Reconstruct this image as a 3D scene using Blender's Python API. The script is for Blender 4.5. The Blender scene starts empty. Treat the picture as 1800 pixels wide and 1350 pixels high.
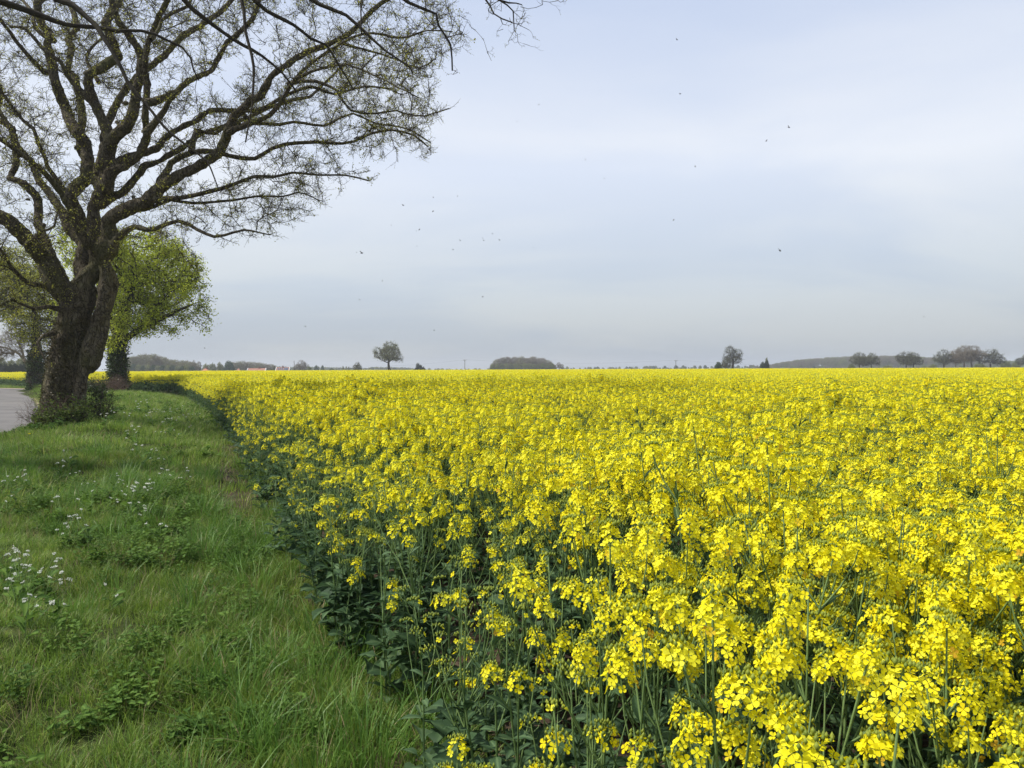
import bpy, math, random
import numpy as np
from mathutils import Matrix, Vector, Euler

SC = bpy.context.scene
COL = SC.collection
R = math.radians

# ------------------------------------------------------------------ camera
CAM_H = 1.70
PITCH, ROLL = 1.12, 0.22
F = 1386.0
cam = bpy.data.cameras.new('camera')
cam.lens = 36 * F / 1800
cam.sensor_width = 36
cam.clip_start = 0.05
cam.clip_end = 6000
camo = bpy.data.objects.new('camera', cam)
COL.objects.link(camo)
MW = Matrix.Translation((0, 0, CAM_H)) @ Matrix.Rotation(R(90 - PITCH), 4, 'X') @ Matrix.Rotation(R(-ROLL), 4, 'Z')
camo.matrix_world = MW
SC.camera = camo
CM = np.array(MW.to_3x3())

def ray(px, py):
    v = CM @ np.array([(px - 900) / F, -(py - 675) / F, -1.0])
    return v

def P(px, py, d):
    """world point on the line of sight through a photo pixel at forward distance d"""
    v = ray(px, py)
    return np.array([0, 0, CAM_H]) + v * (d / v[1])

def PZ(px, py, z=0.0):
    v = ray(px, py)
    t = (z - CAM_H) / v[2]
    return np.array([0, 0, CAM_H]) + v * t

# ------------------------------------------------------------------ light
SUN_EL, SUN_AZ = 52.0, -94.0      # azimuth measured from +Y towards +X
SUN_STRENGTH, SKY_STRENGTH = 4.4, 0.12
EXPOSURE = 0.15
w = bpy.data.worlds.new('World'); SC.world = w; w.use_nodes = True
wn, wl = w.node_tree.nodes, w.node_tree.links
wn.clear()
def N(t, **k):
    n = wn.new(t)
    for a, b in k.items(): setattr(n, a, b)
    return n
out = N('ShaderNodeOutputWorld'); bg = N('ShaderNodeBackground'); bg.inputs[1].default_value = SKY_STRENGTH
sky = N('ShaderNodeTexSky', sky_type='NISHITA', sun_disc=False)
sky.sun_elevation = R(SUN_EL); sky.sun_rotation = R(SUN_AZ); sky.dust_density = 4.0; sky.air_density = 1.0; sky.ozone_density = 1.5
tc = N('ShaderNodeTexCoord'); sep = N('ShaderNodeSeparateXYZ')
wl.new(tc.outputs['Generated'], sep.inputs[0])
def M(op, a, b=None, c=None):
    n = N('ShaderNodeMath', operation=op)
    for i, v in enumerate((a, b, c)):
        if v is None: continue
        if isinstance(v, (int, float)): n.inputs[i].default_value = v
        else: wl.new(v, n.inputs[i])
    return n.outputs[0]
zz = M('ADD', M('MAXIMUM', sep.outputs[2], 0.0), 0.22)
cmb = N('ShaderNodeCombineXYZ')
wl.new(M('MULTIPLY', M('DIVIDE', sep.outputs[0], zz), 1.0), cmb.inputs[0])
wl.new(M('MULTIPLY', M('DIVIDE', sep.outputs[1], zz), 1.7), cmb.inputs[1])
cmb.inputs[2].default_value = 3.1
nz = N('ShaderNodeTexNoise'); nz.inputs['Scale'].default_value = 0.75; nz.inputs['Detail'].default_value = 5; nz.inputs['Roughness'].default_value = 0.48; nz.inputs['Distortion'].default_value = 0.35
wl.new(cmb.outputs[0], nz.inputs['Vector'])
mr = N('ShaderNodeMapRange', interpolation_type='SMOOTHSTEP')
mr.inputs[1].default_value = 0.36; mr.inputs[2].default_value = 0.66
wl.new(nz.outputs[0], mr.inputs[0])
# pale veil of high cloud, thicker towards a band of the sky and dull near the horizon
veil = N('ShaderNodeValToRGB'); wl.new(sep.outputs[2], veil.inputs[0])
for i_, (p_, c_) in enumerate([(0.0, (4.0, 4.35, 4.7)), (0.10, (4.8, 5.35, 6.1)), (0.24, (6.5, 6.9, 7.8)), (0.44, (4.95, 5.6, 7.1)), (1.0, (4.4, 5.1, 6.6))]):
    e_ = veil.color_ramp.elements[i_] if i_ < 2 else veil.color_ramp.elements.new(p_)
    e_.position = p_; e_.color = (*c_, 1)
cl = N('ShaderNodeMix', data_type='RGBA', blend_type='MULTIPLY'); cl.inputs[0].default_value = 1.0
wl.new(veil.outputs[0], cl.inputs[6])
cw = N('ShaderNodeMix', data_type='RGBA'); cw.inputs[6].default_value = (0.965, 0.99, 1.015, 1); cw.inputs[7].default_value = (1.16, 1.13, 1.06, 1)
wl.new(mr.outputs[0], cw.inputs[0]); wl.new(cw.outputs[2], cl.inputs[7])
mix = N('ShaderNodeMix', data_type='RGBA'); mix.inputs[0].default_value = 0.82
wl.new(sky.outputs[0], mix.inputs[6]); wl.new(cl.outputs[2], mix.inputs[7])
wl.new(mix.outputs[2], bg.inputs[0]); wl.new(bg.outputs[0], out.inputs[0])

sl = bpy.data.lights.new('sun', 'SUN'); sl.energy = SUN_STRENGTH; sl.angle = R(1.6); sl.color = (1.0, 0.95, 0.86)
so = bpy.data.objects.new('sun', sl); COL.objects.link(so)
sdir = Vector((math.sin(R(SUN_AZ)) * math.cos(R(SUN_EL)), math.cos(R(SUN_AZ)) * math.cos(R(SUN_EL)), math.sin(R(SUN_EL))))
so.rotation_euler = sdir.to_track_quat('Z', 'Y').to_euler()

SC.view_settings.view_transform = 'Standard'; SC.view_settings.look = 'None'
SC.view_settings.gamma = 1.0; SC.view_settings.exposure = EXPOSURE
cy = SC.cycles
cy.max_bounces = 5; cy.diffuse_bounces = 3; cy.glossy_bounces = 1; cy.transmission_bounces = 3; cy.volume_bounces = 0
cy.transparent_max_bounces = 4; cy.caustics_reflective = False; cy.caustics_refractive = False
cy.use_denoising = True; cy.denoiser = 'OPENIMAGEDENOISE'; cy.denoising_input_passes = 'RGB_ALBEDO_NORMAL'; cy.denoising_prefilter = 'ACCURATE'
cy.use_adaptive_sampling = True; cy.adaptive_threshold = 0.02
SC.render.film_transparent = False

# ------------------------------------------------------------------ helpers
def tag(o, label=None, cat=None, group=None, kind=None):
    if label: o['label'] = label
    if cat: o['category'] = cat
    if group: o['group'] = group
    if kind: o['kind'] = kind
    return o

def empty(name, loc=(0, 0, 0), rz=0.0):
    o = bpy.data.objects.new(name, None); COL.objects.link(o)
    o.location = loc; o.rotation_euler = (0, 0, rz); o.empty_display_size = 0.2
    return o

class MB:
    """collects quads and triangles with a material slot and a per-vertex tint"""
    def __init__(s): s.V = []; s.Q = []; s.T = []; s.qm = []; s.tm = []; s.t = []; s.n = 0
    def add(s, V, Q=None, T=None, m=0, tint=0.5):
        V = np.asarray(V, float).reshape(-1, 3)
        tt = np.broadcast_to(np.asarray(tint, float), (len(V),))
        s.V.append(V); s.t.append(tt)
        if Q is not None and len(Q):
            Q = np.asarray(Q, int).reshape(-1, 4); s.Q.append(Q + s.n); s.qm.append(np.full(len(Q), m))
        if T is not None and len(T):
            T = np.asarray(T, int).reshape(-1, 3); s.T.append(T + s.n); s.tm.append(np.full(len(T), m))
        s.n += len(V)
    def merge(s, o, M4=None, m=None):
        V = np.concatenate(o.V) if o.V else np.zeros((0, 3))
        if M4 is not None: V = V @ np.array(M4)[:3, :3].T + np.array(M4)[:3, 3]
        for Q, q in zip(o.Q, o.qm): s.Q.append(Q + s.n); s.qm.append(q if m is None else np.full(len(q), m))
        for T, q in zip(o.T, o.tm): s.T.append(T + s.n); s.tm.append(q if m is None else np.full(len(q), m))
        s.V.append(V); s.t.append(np.concatenate(o.t) if o.t else np.zeros(0)); s.n += len(V)
    def mesh(s, name, mats, smooth=True):
        me = bpy.data.meshes.new(name)
        V = np.concatenate(s.V)
        Q = np.concatenate(s.Q) if s.Q else np.zeros((0, 4), int)
        T = np.concatenate(s.T) if s.T else np.zeros((0, 3), int)
        mi = np.concatenate(s.qm + s.tm) if (s.qm or s.tm) else np.zeros(0)
        me.vertices.add(len(V)); me.vertices.foreach_set('co', V.astype(np.float32).ravel())
        L = np.concatenate([Q.ravel(), T.ravel()]); me.loops.add(len(L)); me.loops.foreach_set('vertex_index', L.astype(np.int32))
        st = np.concatenate([np.arange(len(Q)) * 4, len(Q) * 4 + np.arange(len(T)) * 3]).astype(np.int32)
        me.polygons.add(len(st)); me.polygons.foreach_set('loop_start', st)
        me.polygons.foreach_set('material_index', mi.astype(np.int32))
        me.polygons.foreach_set('use_smooth', np.full(len(st), smooth))
        for m in (mats if isinstance(mats, (list, tuple)) else [mats]): me.materials.append(m)
        a = me.attributes.new('tint', 'FLOAT', 'POINT'); a.data.foreach_set('value', np.concatenate(s.t).astype(np.float32))
        me.update(calc_edges=True)
        return me
    def build(s, name, mats, parent=None, smooth=True, link=True):
        o = bpy.data.objects.new(name, s.mesh(name, mats, smooth))
        if link: COL.objects.link(o)
        if parent is not None: o.parent = parent
        return o

def nrm(v):
    return v / np.maximum(np.linalg.norm(v, axis=-1, keepdims=True), 1e-9)

def tube(mb, pts, rad, k=6, m=0, tint=0.5, cap=True, wob=0.0, rng=None):
    pts = np.asarray(pts, float); n = len(pts); rad = np.broadcast_to(np.asarray(rad, float), (n,))
    d = nrm(np.gradient(pts, axis=0))
    ref = np.array([0.0, 0, 1]) if abs(d[:, 2]).mean() < 0.8 else np.array([0.0, 1, 0])
    a = nrm(np.cross(d, ref)); b = np.cross(d, a)
    th = np.arange(k) * 2 * np.pi / k
    rr = rad[:, None] * np.ones((1, k))
    if wob: rr = rr * (1 + wob * (rng.standard_normal((n, k))))
    V = pts[:, None] + rr[..., None] * (np.cos(th)[None, :, None] * a[:, None] + np.sin(th)[None, :, None] * b[:, None])
    i = np.arange(n - 1)[:, None] * k; j = np.arange(k)[None]; j2 = (j + 1) % k
    Q = np.stack([i + j, i + j2, i + k + j2, i + k + j], -1).reshape(-1, 4)
    V = V.reshape(-1, 3); T = None
    if cap:
        V = np.concatenate([V, pts[-1:] + d[-1:] * rad[-1] * .6]); e = (n - 1) * k
        T = [(e + q, e + (q + 1) % k, n * k) for q in range(k)]
    mb.add(V, Q, T, m, tint)

def box(mb, c, s, m=0, tint=0.5, rz=0):
    c = np.array(c, float); s = np.array(s, float) / 2
    V = np.array([(x, y, z) for x in (-1, 1) for y in (-1, 1) for z in (-1, 1)]) * s
    if rz: V = V @ np.array([[math.cos(rz), math.sin(rz), 0], [-math.sin(rz), math.cos(rz), 0], [0, 0, 1]])
    mb.add(V + c, [(0, 1, 3, 2), (4, 6, 7, 5), (0, 4, 5, 1), (2, 3, 7, 6), (0, 2, 6, 4), (1, 5, 7, 3)], None, m, tint)

def ctube(mb, pts, rad, k, rng):
    """tube closed at both ends"""
    n0 = mb.n; tube(mb, pts, rad, k, 0, .5, cap=True, wob=.04, rng=rng)
    V = mb.V[-1]; V2 = np.vstack([V, np.asarray(pts)[:1]]); mb.V[-1] = V2; mb.t[-1] = np.full(len(V2), .5); c = len(V2) - 1
    mb.T.append(np.array([((q + 1) % k, q, c) for q in range(k)]) + n0); mb.tm.append(np.zeros(k, int)); mb.n += 1

def smooth_line(pts, rad, step):
    """Catmull-Rom through pts (n,3) with radii, resampled"""
    pts = np.asarray(pts, float); rad = np.asarray(rad, float)
    X = np.column_stack([pts, rad]); X = np.vstack([2 * X[0] - X[1], X, 2 * X[-1] - X[-2]])
    out_ = []
    for i in range(1, len(X) - 2):
        L = np.linalg.norm(X[i + 1, :3] - X[i, :3]); n = max(1, int(L / step))
        t = (np.arange(n) / n)[:, None]
        out_.append(.5 * ((2 * X[i]) + (-X[i-1] + X[i+1]) * t + (2*X[i-1] - 5*X[i] + 4*X[i+1] - X[i+2]) * t**2 + (-X[i-1] + 3*X[i] - 3*X[i+1] + X[i+2]) * t**3))
    out_.append(X[-2:-1]); O = np.vstack(out_)
    return O[:, :3], np.maximum(O[:, 3], 0.004)

def leaf_quads(mb, pos, size, rng, m=0, up=0.5, tint=None, aspect=1.5, jig=0.0):
    """small folded two-quad leaves at positions"""
    n = len(pos); size = np.broadcast_to(np.asarray(size, float), (n,)) * rng.uniform(.65, 1.3, n)
    nn = nrm(rng.standard_normal((n, 3)) + np.array([0, 0, up]))
    u = nrm(np.cross(nn, rng.standard_normal((n, 3)))); v = np.cross(nn, u)
    s = size[:, None]
    if tint is None: tint = rng.uniform(0, 1, n)
    a = pos - u * s * .5; b = pos + u * s * .5
    c = pos + v * s * .5 / aspect + nn * s * .1 + u * s * .08; d = pos - v * s * .5 / aspect + nn * s * .1 + u * s * .08
    V = np.stack([a, d, b, c], 1).reshape(-1, 3)
    mb.add(V, np.arange(n * 4).reshape(-1, 4), None, m, np.repeat(tint, 4))

def value_noise(x, y, seed=0):
    rg = np.random.default_rng(seed); G = rg.uniform(-1, 1, (64, 64))
    xi = np.floor(x).astype(int); yi = np.floor(y).astype(int); fx = x - xi; fy = y - yi
    fx = fx * fx * (3 - 2 * fx); fy = fy * fy * (3 - 2 * fy)
    g = lambda a, b: G[a % 64, b % 64]
    return (g(xi, yi) * (1-fx) + g(xi+1, yi) * fx) * (1-fy) + (g(xi, yi+1) * (1-fx) + g(xi+1, yi+1) * fx) * fy

# ------------------------------------------------------------------ materials
def new_mat(name):
    m = bpy.data.materials.new(name); m.use_nodes = True; nt = m.node_tree; nt.nodes.clear()
    return m, nt
def node(nt, t, **k):
    n = nt.nodes.new(t)
    for a, b in k.items():
        if a.startswith('i_'): n.inputs[a[2:].replace('_', ' ')].default_value = b
        else: setattr(n, a, b)
    return n
def ramp(nt, fac, cols, pos=None):
    r = node(nt, 'ShaderNodeValToRGB'); e = r.color_ramp.elements
    pos = pos or [i / (len(cols) - 1) for i in range(len(cols))]
    while len(e) < len(cols): e.new(0.5)
    for i, (c, p_) in enumerate(zip(cols, pos)): e[i].position = p_; e[i].color = (*c, 1)
    nt.links.new(fac, r.inputs[0]); return r.outputs[0]

def leaf_mat(name, cols, trans=0.35, rough=0.55, inst=0.35, spec=0.3, tcol=1.3):
    """leaf or petal: colour from the per-leaf tint and per-plant random, part of the light passes through"""
    m, nt = new_mat(name); L = nt.links
    at = node(nt, 'ShaderNodeAttribute', attribute_name='tint'); oi = node(nt, 'ShaderNodeObjectInfo')
    a = node(nt, 'ShaderNodeMath', operation='MULTIPLY_ADD'); L.new(oi.outputs['Random'], a.inputs[0]); a.inputs[1].default_value = inst; a.inputs[2].default_value = -inst / 2
    b = node(nt, 'ShaderNodeMath', operation='ADD', use_clamp=True); L.new(at.outputs['Fac'], b.inputs[0]); L.new(a.outputs[0], b.inputs[1])
    col = ramp(nt, b.outputs[0], cols)
    p = node(nt, 'ShaderNodeBsdfPrincipled'); p.inputs['Roughness'].default_value = rough; p.inputs['Specular IOR Level'].default_value = spec
    L.new(col, p.inputs['Base Color'])
    tr = node(nt, 'ShaderNodeBsdfTranslucent')
    g = node(nt, 'ShaderNodeVectorMath', operation='SCALE'); g.inputs['Scale'].default_value = tcol; L.new(col, g.inputs[0]); L.new(g.outputs[0], tr.inputs['Color'])
    mx = node(nt, 'ShaderNodeMixShader'); mx.inputs[0].default_value = trans
    L.new(p.outputs[0], mx.inputs[1]); L.new(tr.outputs[0], mx.inputs[2])
    o = node(nt, 'ShaderNodeOutputMaterial'); L.new(mx.outputs[0], o.inputs[0])
    return m

def noise_mat(name, cols, scale=4.0, rough=0.85, bump=0.3, bscale=20.0, stretch=(1, 1, 1), detail=6, pos=None, bdist=0.02, vor=False):
    m, nt = new_mat(name); L = nt.links
    tcn = node(nt, 'ShaderNodeTexCoord'); mp = node(nt, 'ShaderNodeMapping'); mp.inputs['Scale'].default_value = stretch
    L.new(tcn.outputs['Object'], mp.inputs[0])
    n1 = node(nt, 'ShaderNodeTexNoise'); n1.inputs['Scale'].default_value = scale; n1.inputs['Detail'].default_value = detail; n1.inputs['Roughness'].default_value = 0.65
    L.new(mp.outputs[0], n1.inputs['Vector'])
    col = ramp(nt, n1.outputs[0], cols, pos)
    p = node(nt, 'ShaderNodeBsdfPrincipled'); p.inputs['Roughness'].default_value = rough; p.inputs['Specular IOR Level'].default_value = 0.2
    L.new(col, p.inputs['Base Color'])
    if bump:
        if vor:
            n2 = node(nt, 'ShaderNodeTexVoronoi', feature='DISTANCE_TO_EDGE'); n2.inputs['Scale'].default_value = bscale
        else:
            n2 = node(nt, 'ShaderNodeTexNoise'); n2.inputs['Scale'].default_value = bscale; n2.inputs['Detail'].default_value = 4
        L.new(mp.outputs[0], n2.inputs['Vector'])
        bp = node(nt, 'ShaderNodeBump'); bp.inputs['Strength'].default_value = bump; bp.inputs['Distance'].default_value = bdist
        L.new(n2.outputs[0], bp.inputs['Height']); L.new(bp.outputs[0], p.inputs['Normal'])
    o = node(nt, 'ShaderNodeOutputMaterial'); L.new(p.outputs[0], o.inputs[0])
    return m

MT = {}
MT['petal'] = leaf_mat('petal_yellow', [(0.66, 0.40, 0.03), (0.86, 0.72, 0.010), (0.90, 0.82, 0.014), (0.92, 0.87, 0.05)], trans=0.36, inst=0.25, spec=0.15, tcol=1.0)
MT['bud'] = leaf_mat('bud_green', [(0.16, 0.22, 0.03), (0.30, 0.34, 0.04)], trans=0.2)
MT['rstem'] = leaf_mat('rape_stem', [(0.10, 0.17, 0.055), (0.17, 0.25, 0.08)], trans=0.1, rough=0.5)
MT['rleaf'] = leaf_mat('rape_leaf', [(0.028, 0.058, 0.026), (0.056, 0.105, 0.045), (0.12, 0.19, 0.085)], trans=0.25, rough=0.6, inst=0.6, spec=0.15)
MT['grass'] = leaf_mat('grass_blade', [(0.062, 0.108, 0.017), (0.13, 0.225, 0.032), (0.225, 0.33, 0.050), (0.36, 0.38, 0.11)], trans=0.35, rough=0.5, inst=0.45)
MT['grassy'] = leaf_mat('yellow_green_grass_blade', [(0.075, 0.13, 0.018), (0.15, 0.23, 0.034), (0.26, 0.33, 0.055)], trans=0.35, rough=0.5, inst=0.4)
MT['grassb'] = leaf_mat('long_grass_blade', [(0.058, 0.13, 0.022), (0.12, 0.23, 0.038), (0.18, 0.30, 0.06)], trans=0.35, rough=0.45, inst=0.3)
MT['straw'] = leaf_mat('dry_straw', [(0.22, 0.17, 0.08), (0.38, 0.31, 0.16)], trans=0.2)
MT['herb'] = leaf_mat('herb_leaf', [(0.045, 0.095, 0.016), (0.085, 0.16, 0.027), (0.15, 0.24, 0.042)], trans=0.3, inst=0.6, spec=0.12, rough=.65)
MT['white'] = leaf_mat('white_petal', [(0.62, 0.64, 0.55), (0.8, 0.8, 0.74)], trans=0.3, inst=0.1)
MT['oakleaf'] = leaf_mat('spring_oak_leaf', [(0.18, 0.22, 0.018), (0.36, 0.42, 0.035), (0.50, 0.54, 0.06)], trans=0.55, inst=0.1)
MT['oakleafb'] = leaf_mat('pale_oak_leaf', [(0.17, 0.19, 0.018), (0.33, 0.35, 0.035), (0.45, 0.44, 0.06)], trans=0.42, inst=0.1)
MT['budleaf'] = leaf_mat('opening_leaf_bud', [(0.16, 0.16, 0.025), (0.30, 0.30, 0.045), (0.42, 0.42, 0.08)], trans=0.4, inst=0.0)
MT['ivy'] = leaf_mat('ivy_leaf', [(0.022, 0.042, 0.010), (0.042, 0.07, 0.016), (0.08, 0.115, 0.03)], trans=0.12, rough=0.4, inst=0.1)
MT['ivyb'] = leaf_mat('dull_ivy_leaf', [(0.045, 0.045, 0.02), (0.09, 0.08, 0.035), (0.15, 0.13, 0.06)], trans=0.12, rough=0.5, inst=0.1)
MT['haw'] = leaf_mat('hawthorn_leaf', [(0.04, 0.075, 0.012), (0.085, 0.13, 0.02), (0.16, 0.21, 0.035)], trans=0.35, inst=0.1)
MT['dark'] = leaf_mat('evergreen_leaf', [(0.014, 0.026, 0.012), (0.03, 0.05, 0.02)], trans=0.1, inst=0.3)
MT['midgreen'] = leaf_mat('midgreen_leaf', [(0.03, 0.065, 0.02), (0.06, 0.11, 0.03)], trans=0.2, inst=0.3)
MT['farleaf'] = leaf_mat('far_budding_leaf', [(0.12, 0.135, 0.05), (0.20, 0.215, 0.08), (0.29, 0.30, 0.12)], trans=0.3, inst=0.5)
MT['fargrey'] = leaf_mat('far_bare_crown', [(0.16, 0.125, 0.088), (0.22, 0.18, 0.125), (0.25, 0.22, 0.14)], trans=0.2, inst=0.5)
def bark_mat(name, dark, mid, light, moss, fs=15.0):
    m, nt = new_mat(name); L = nt.links
    tcn = node(nt, 'ShaderNodeTexCoord'); mp = node(nt, 'ShaderNodeMapping'); mp.inputs['Scale'].default_value = (1, 1, .22); L.new(tcn.outputs['Object'], mp.inputs[0])
    wn_ = node(nt, 'ShaderNodeTexNoise'); wn_.inputs['Scale'].default_value = 3.0; L.new(tcn.outputs['Object'], wn_.inputs['Vector'])
    ws = node(nt, 'ShaderNodeVectorMath', operation='MULTIPLY_ADD'); L.new(wn_.outputs['Color'], ws.inputs[0]); ws.inputs[1].default_value = (.45, .45, .25); L.new(mp.outputs[0], ws.inputs[2])
    vo = node(nt, 'ShaderNodeTexVoronoi', feature='DISTANCE_TO_EDGE'); vo.inputs['Scale'].default_value = fs; L.new(ws.outputs[0], vo.inputs['Vector'])
    n1 = node(nt, 'ShaderNodeTexNoise'); n1.inputs['Scale'].default_value = 9.0; n1.inputs['Detail'].default_value = 8; n1.inputs['Roughness'].default_value = .7; L.new(mp.outputs[0], n1.inputs['Vector'])
    n2 = node(nt, 'ShaderNodeTexNoise'); n2.inputs['Scale'].default_value = 1.3; n2.inputs['Detail'].default_value = 5; L.new(tcn.outputs['Object'], n2.inputs['Vector'])
    base = ramp(nt, n1.outputs[0], [mid, light], [.35, .7])
    f = node(nt, 'ShaderNodeMapRange'); L.new(vo.outputs['Distance'], f.inputs[0]); f.inputs[1].default_value = -.05; f.inputs[2].default_value = .11
    a = node(nt, 'ShaderNodeMix', data_type='RGBA'); L.new(f.outputs[0], a.inputs[0]); a.inputs[6].default_value = (*dark, 1); L.new(base, a.inputs[7])
    mm = node(nt, 'ShaderNodeMapRange'); L.new(n2.outputs[0], mm.inputs[0]); mm.inputs[1].default_value = .48; mm.inputs[2].default_value = .72; mm.inputs[4].default_value = .75
    b = node(nt, 'ShaderNodeMix', data_type='RGBA'); L.new(mm.outputs[0], b.inputs[0]); L.new(a.outputs[2], b.inputs[6]); b.inputs[7].default_value = (*moss, 1)
    p = node(nt, 'ShaderNodeBsdfPrincipled'); p.inputs['Roughness'].default_value = .9; p.inputs['Specular IOR Level'].default_value = .15; L.new(b.outputs[2], p.inputs['Base Color'])
    h = node(nt, 'ShaderNodeMath', operation='MULTIPLY_ADD'); L.new(n1.outputs[0], h.inputs[0]); h.inputs[1].default_value = .5; L.new(f.outputs[0], h.inputs[2])
    bp = node(nt, 'ShaderNodeBump'); bp.inputs['Strength'].default_value = 1.0; bp.inputs['Distance'].default_value = .05; L.new(h.outputs[0], bp.inputs['Height']); L.new(bp.outputs[0], p.inputs['Normal'])
    o = node(nt, 'ShaderNodeOutputMaterial'); L.new(p.outputs[0], o.inputs[0]); return m
MT['bark'] = bark_mat('oak_bark', (0.018, 0.014, 0.010), (0.078, 0.064, 0.042), (0.165, 0.14, 0.095), (0.105, 0.105, 0.038))
MT['twig'] = noise_mat('twig_bark', [(0.032, 0.024, 0.016), (0.065, 0.052, 0.03)], scale=2.0, bump=0)
MT['darkbark'] = noise_mat('dark_bark', [(0.014, 0.011, 0.008), (0.035, 0.029, 0.020), (0.06, 0.055, 0.032)], scale=3.0, bump=0.6, bscale=12, bdist=0.03)
MT['deadtwig'] = noise_mat('dead_bramble_stem', [(0.10, 0.06, 0.045), (0.17, 0.12, 0.09)], scale=3.0, bump=0)
MT['road'] = noise_mat('asphalt_road', [(0.115, 0.108, 0.102), (0.155, 0.146, 0.138), (0.20, 0.185, 0.17)], scale=0.45, bump=0.4, bscale=30, bdist=0.008, pos=[.3, .5, .7])
MT['grit'] = noise_mat('sandy_grit', [(0.26, 0.20, 0.13), (0.36, 0.29, 0.20)], scale=5, bump=0.4, bscale=40)
MT['brick'] = noise_mat('red_brick', [(0.20, 0.085, 0.06), (0.28, 0.12, 0.08)], scale=3, bump=0)
MT['tile'] = noise_mat('orange_clay_tile', [(0.42, 0.16, 0.08), (0.50, 0.22, 0.12)], scale=1.2, bump=0.3, bscale=3, stretch=(1, 1, 1))
MT['tileb'] = noise_mat('faded_red_tile', [(0.33, 0.15, 0.10), (0.42, 0.21, 0.15)], scale=1.2, bump=0.3, bscale=3)
MT['render'] = noise_mat('white_painted_wall', [(0.70, 0.69, 0.66), (0.80, 0.79, 0.76)], scale=1, bump=0)
MT['glass'] = noise_mat('dark_window_glass', [(0.05, 0.06, 0.08), (0.08, 0.09, 0.11)], scale=1, bump=0, rough=0.15)
MT['solar'] = noise_mat('solar_glass', [(0.08, 0.09, 0.13), (0.12, 0.14, 0.19)], scale=1, bump=0, rough=0.2)
MT['pole'] = noise_mat('weathered_pole_wood', [(0.10, 0.08, 0.065), (0.15, 0.13, 0.10)], scale=2, bump=0)
MT['wire'] = noise_mat('dark_cable', [(0.05, 0.05, 0.05), (0.07, 0.07, 0.07)], scale=2, bump=0)
MT['insect'] = noise_mat('dark_insect_body', [(0.02, 0.018, 0.015), (0.04, 0.035, 0.03)], scale=2, bump=0)
MT['wing'] = leaf_mat('smoky_wing', [(0.20, 0.21, 0.23), (0.28, 0.29, 0.31)], trans=0.6, inst=0)

# ground: soil under the crop, grass and moss colour on the verge
def ground_mat():
    m, nt = new_mat('field_and_verge_ground'); L = nt.links
    tcn = node(nt, 'ShaderNodeTexCoord')
    n1 = node(nt, 'ShaderNodeTexNoise'); n1.inputs['Scale'].default_value = 3.0; n1.inputs['Detail'].default_value = 8; L.new(tcn.outputs['Object'], n1.inputs['Vector'])
    n2 = node(nt, 'ShaderNodeTexNoise'); n2.inputs['Scale'].default_value = 0.35; n2.inputs['Detail'].default_value = 5; L.new(tcn.outputs['Object'], n2.inputs['Vector'])
    soil = ramp(nt, n1.outputs[0], [(0.035, 0.026, 0.018), (0.075, 0.055, 0.038), (0.14, 0.105, 0.075)], [0.3, 0.55, 0.75])
    turf = ramp(nt, n1.outputs[0], [(0.022, 0.026, 0.010), (0.04, 0.05, 0.014), (0.065, 0.08, 0.022)], [0.3, 0.5, 0.75])
    far = ramp(nt, n2.outputs[0], [(0.06, 0.10, 0.025), (0.10, 0.14, 0.035)], [0.4, 0.6])
    at = node(nt, 'ShaderNodeAttribute', attribute_name='tint')
    r1 = node(nt, 'ShaderNodeMapRange'); L.new(at.outputs['Fac'], r1.inputs[0]); r1.inputs[1].default_value = 0.0; r1.inputs[2].default_value = 0.5
    r2 = node(nt, 'ShaderNodeMapRange'); L.new(at.outputs['Fac'], r2.inputs[0]); r2.inputs[1].default_value = 0.5; r2.inputs[2].default_value = 1.0
    a = node(nt, 'ShaderNodeMix', data_type='RGBA'); L.new(r1.outputs[0], a.inputs[0]); L.new(soil, a.inputs[6]); L.new(turf, a.inputs[7])
    b = node(nt, 'ShaderNodeMix', data_type='RGBA'); L.new(r2.outputs[0], b.inputs[0]); L.new(a.outputs[2], b.inputs[6]); L.new(far, b.inputs[7])
    p = node(nt, 'ShaderNodeBsdfPrincipled'); p.inputs['Roughness'].default_value = 0.95; p.inputs['Specular IOR Level'].default_value = 0.1
    L.new(b.outputs[2], p.inputs['Base Color'])
    bp = node(nt, 'ShaderNodeBump'); bp.inputs['Strength'].default_value = 0.6; bp.inputs['Distance'].default_value = 0.03
    n3 = node(nt, 'ShaderNodeTexNoise'); n3.inputs['Scale'].default_value = 25; L.new(tcn.outputs['Object'], n3.inputs['Vector'])
    L.new(n3.outputs[0], bp.inputs['Height']); L.new(bp.outputs[0], p.inputs['Normal'])
    o = node(nt, 'ShaderNodeOutputMaterial'); L.new(p.outputs[0], o.inputs[0])
    return m
MT['ground'] = ground_mat()

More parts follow.
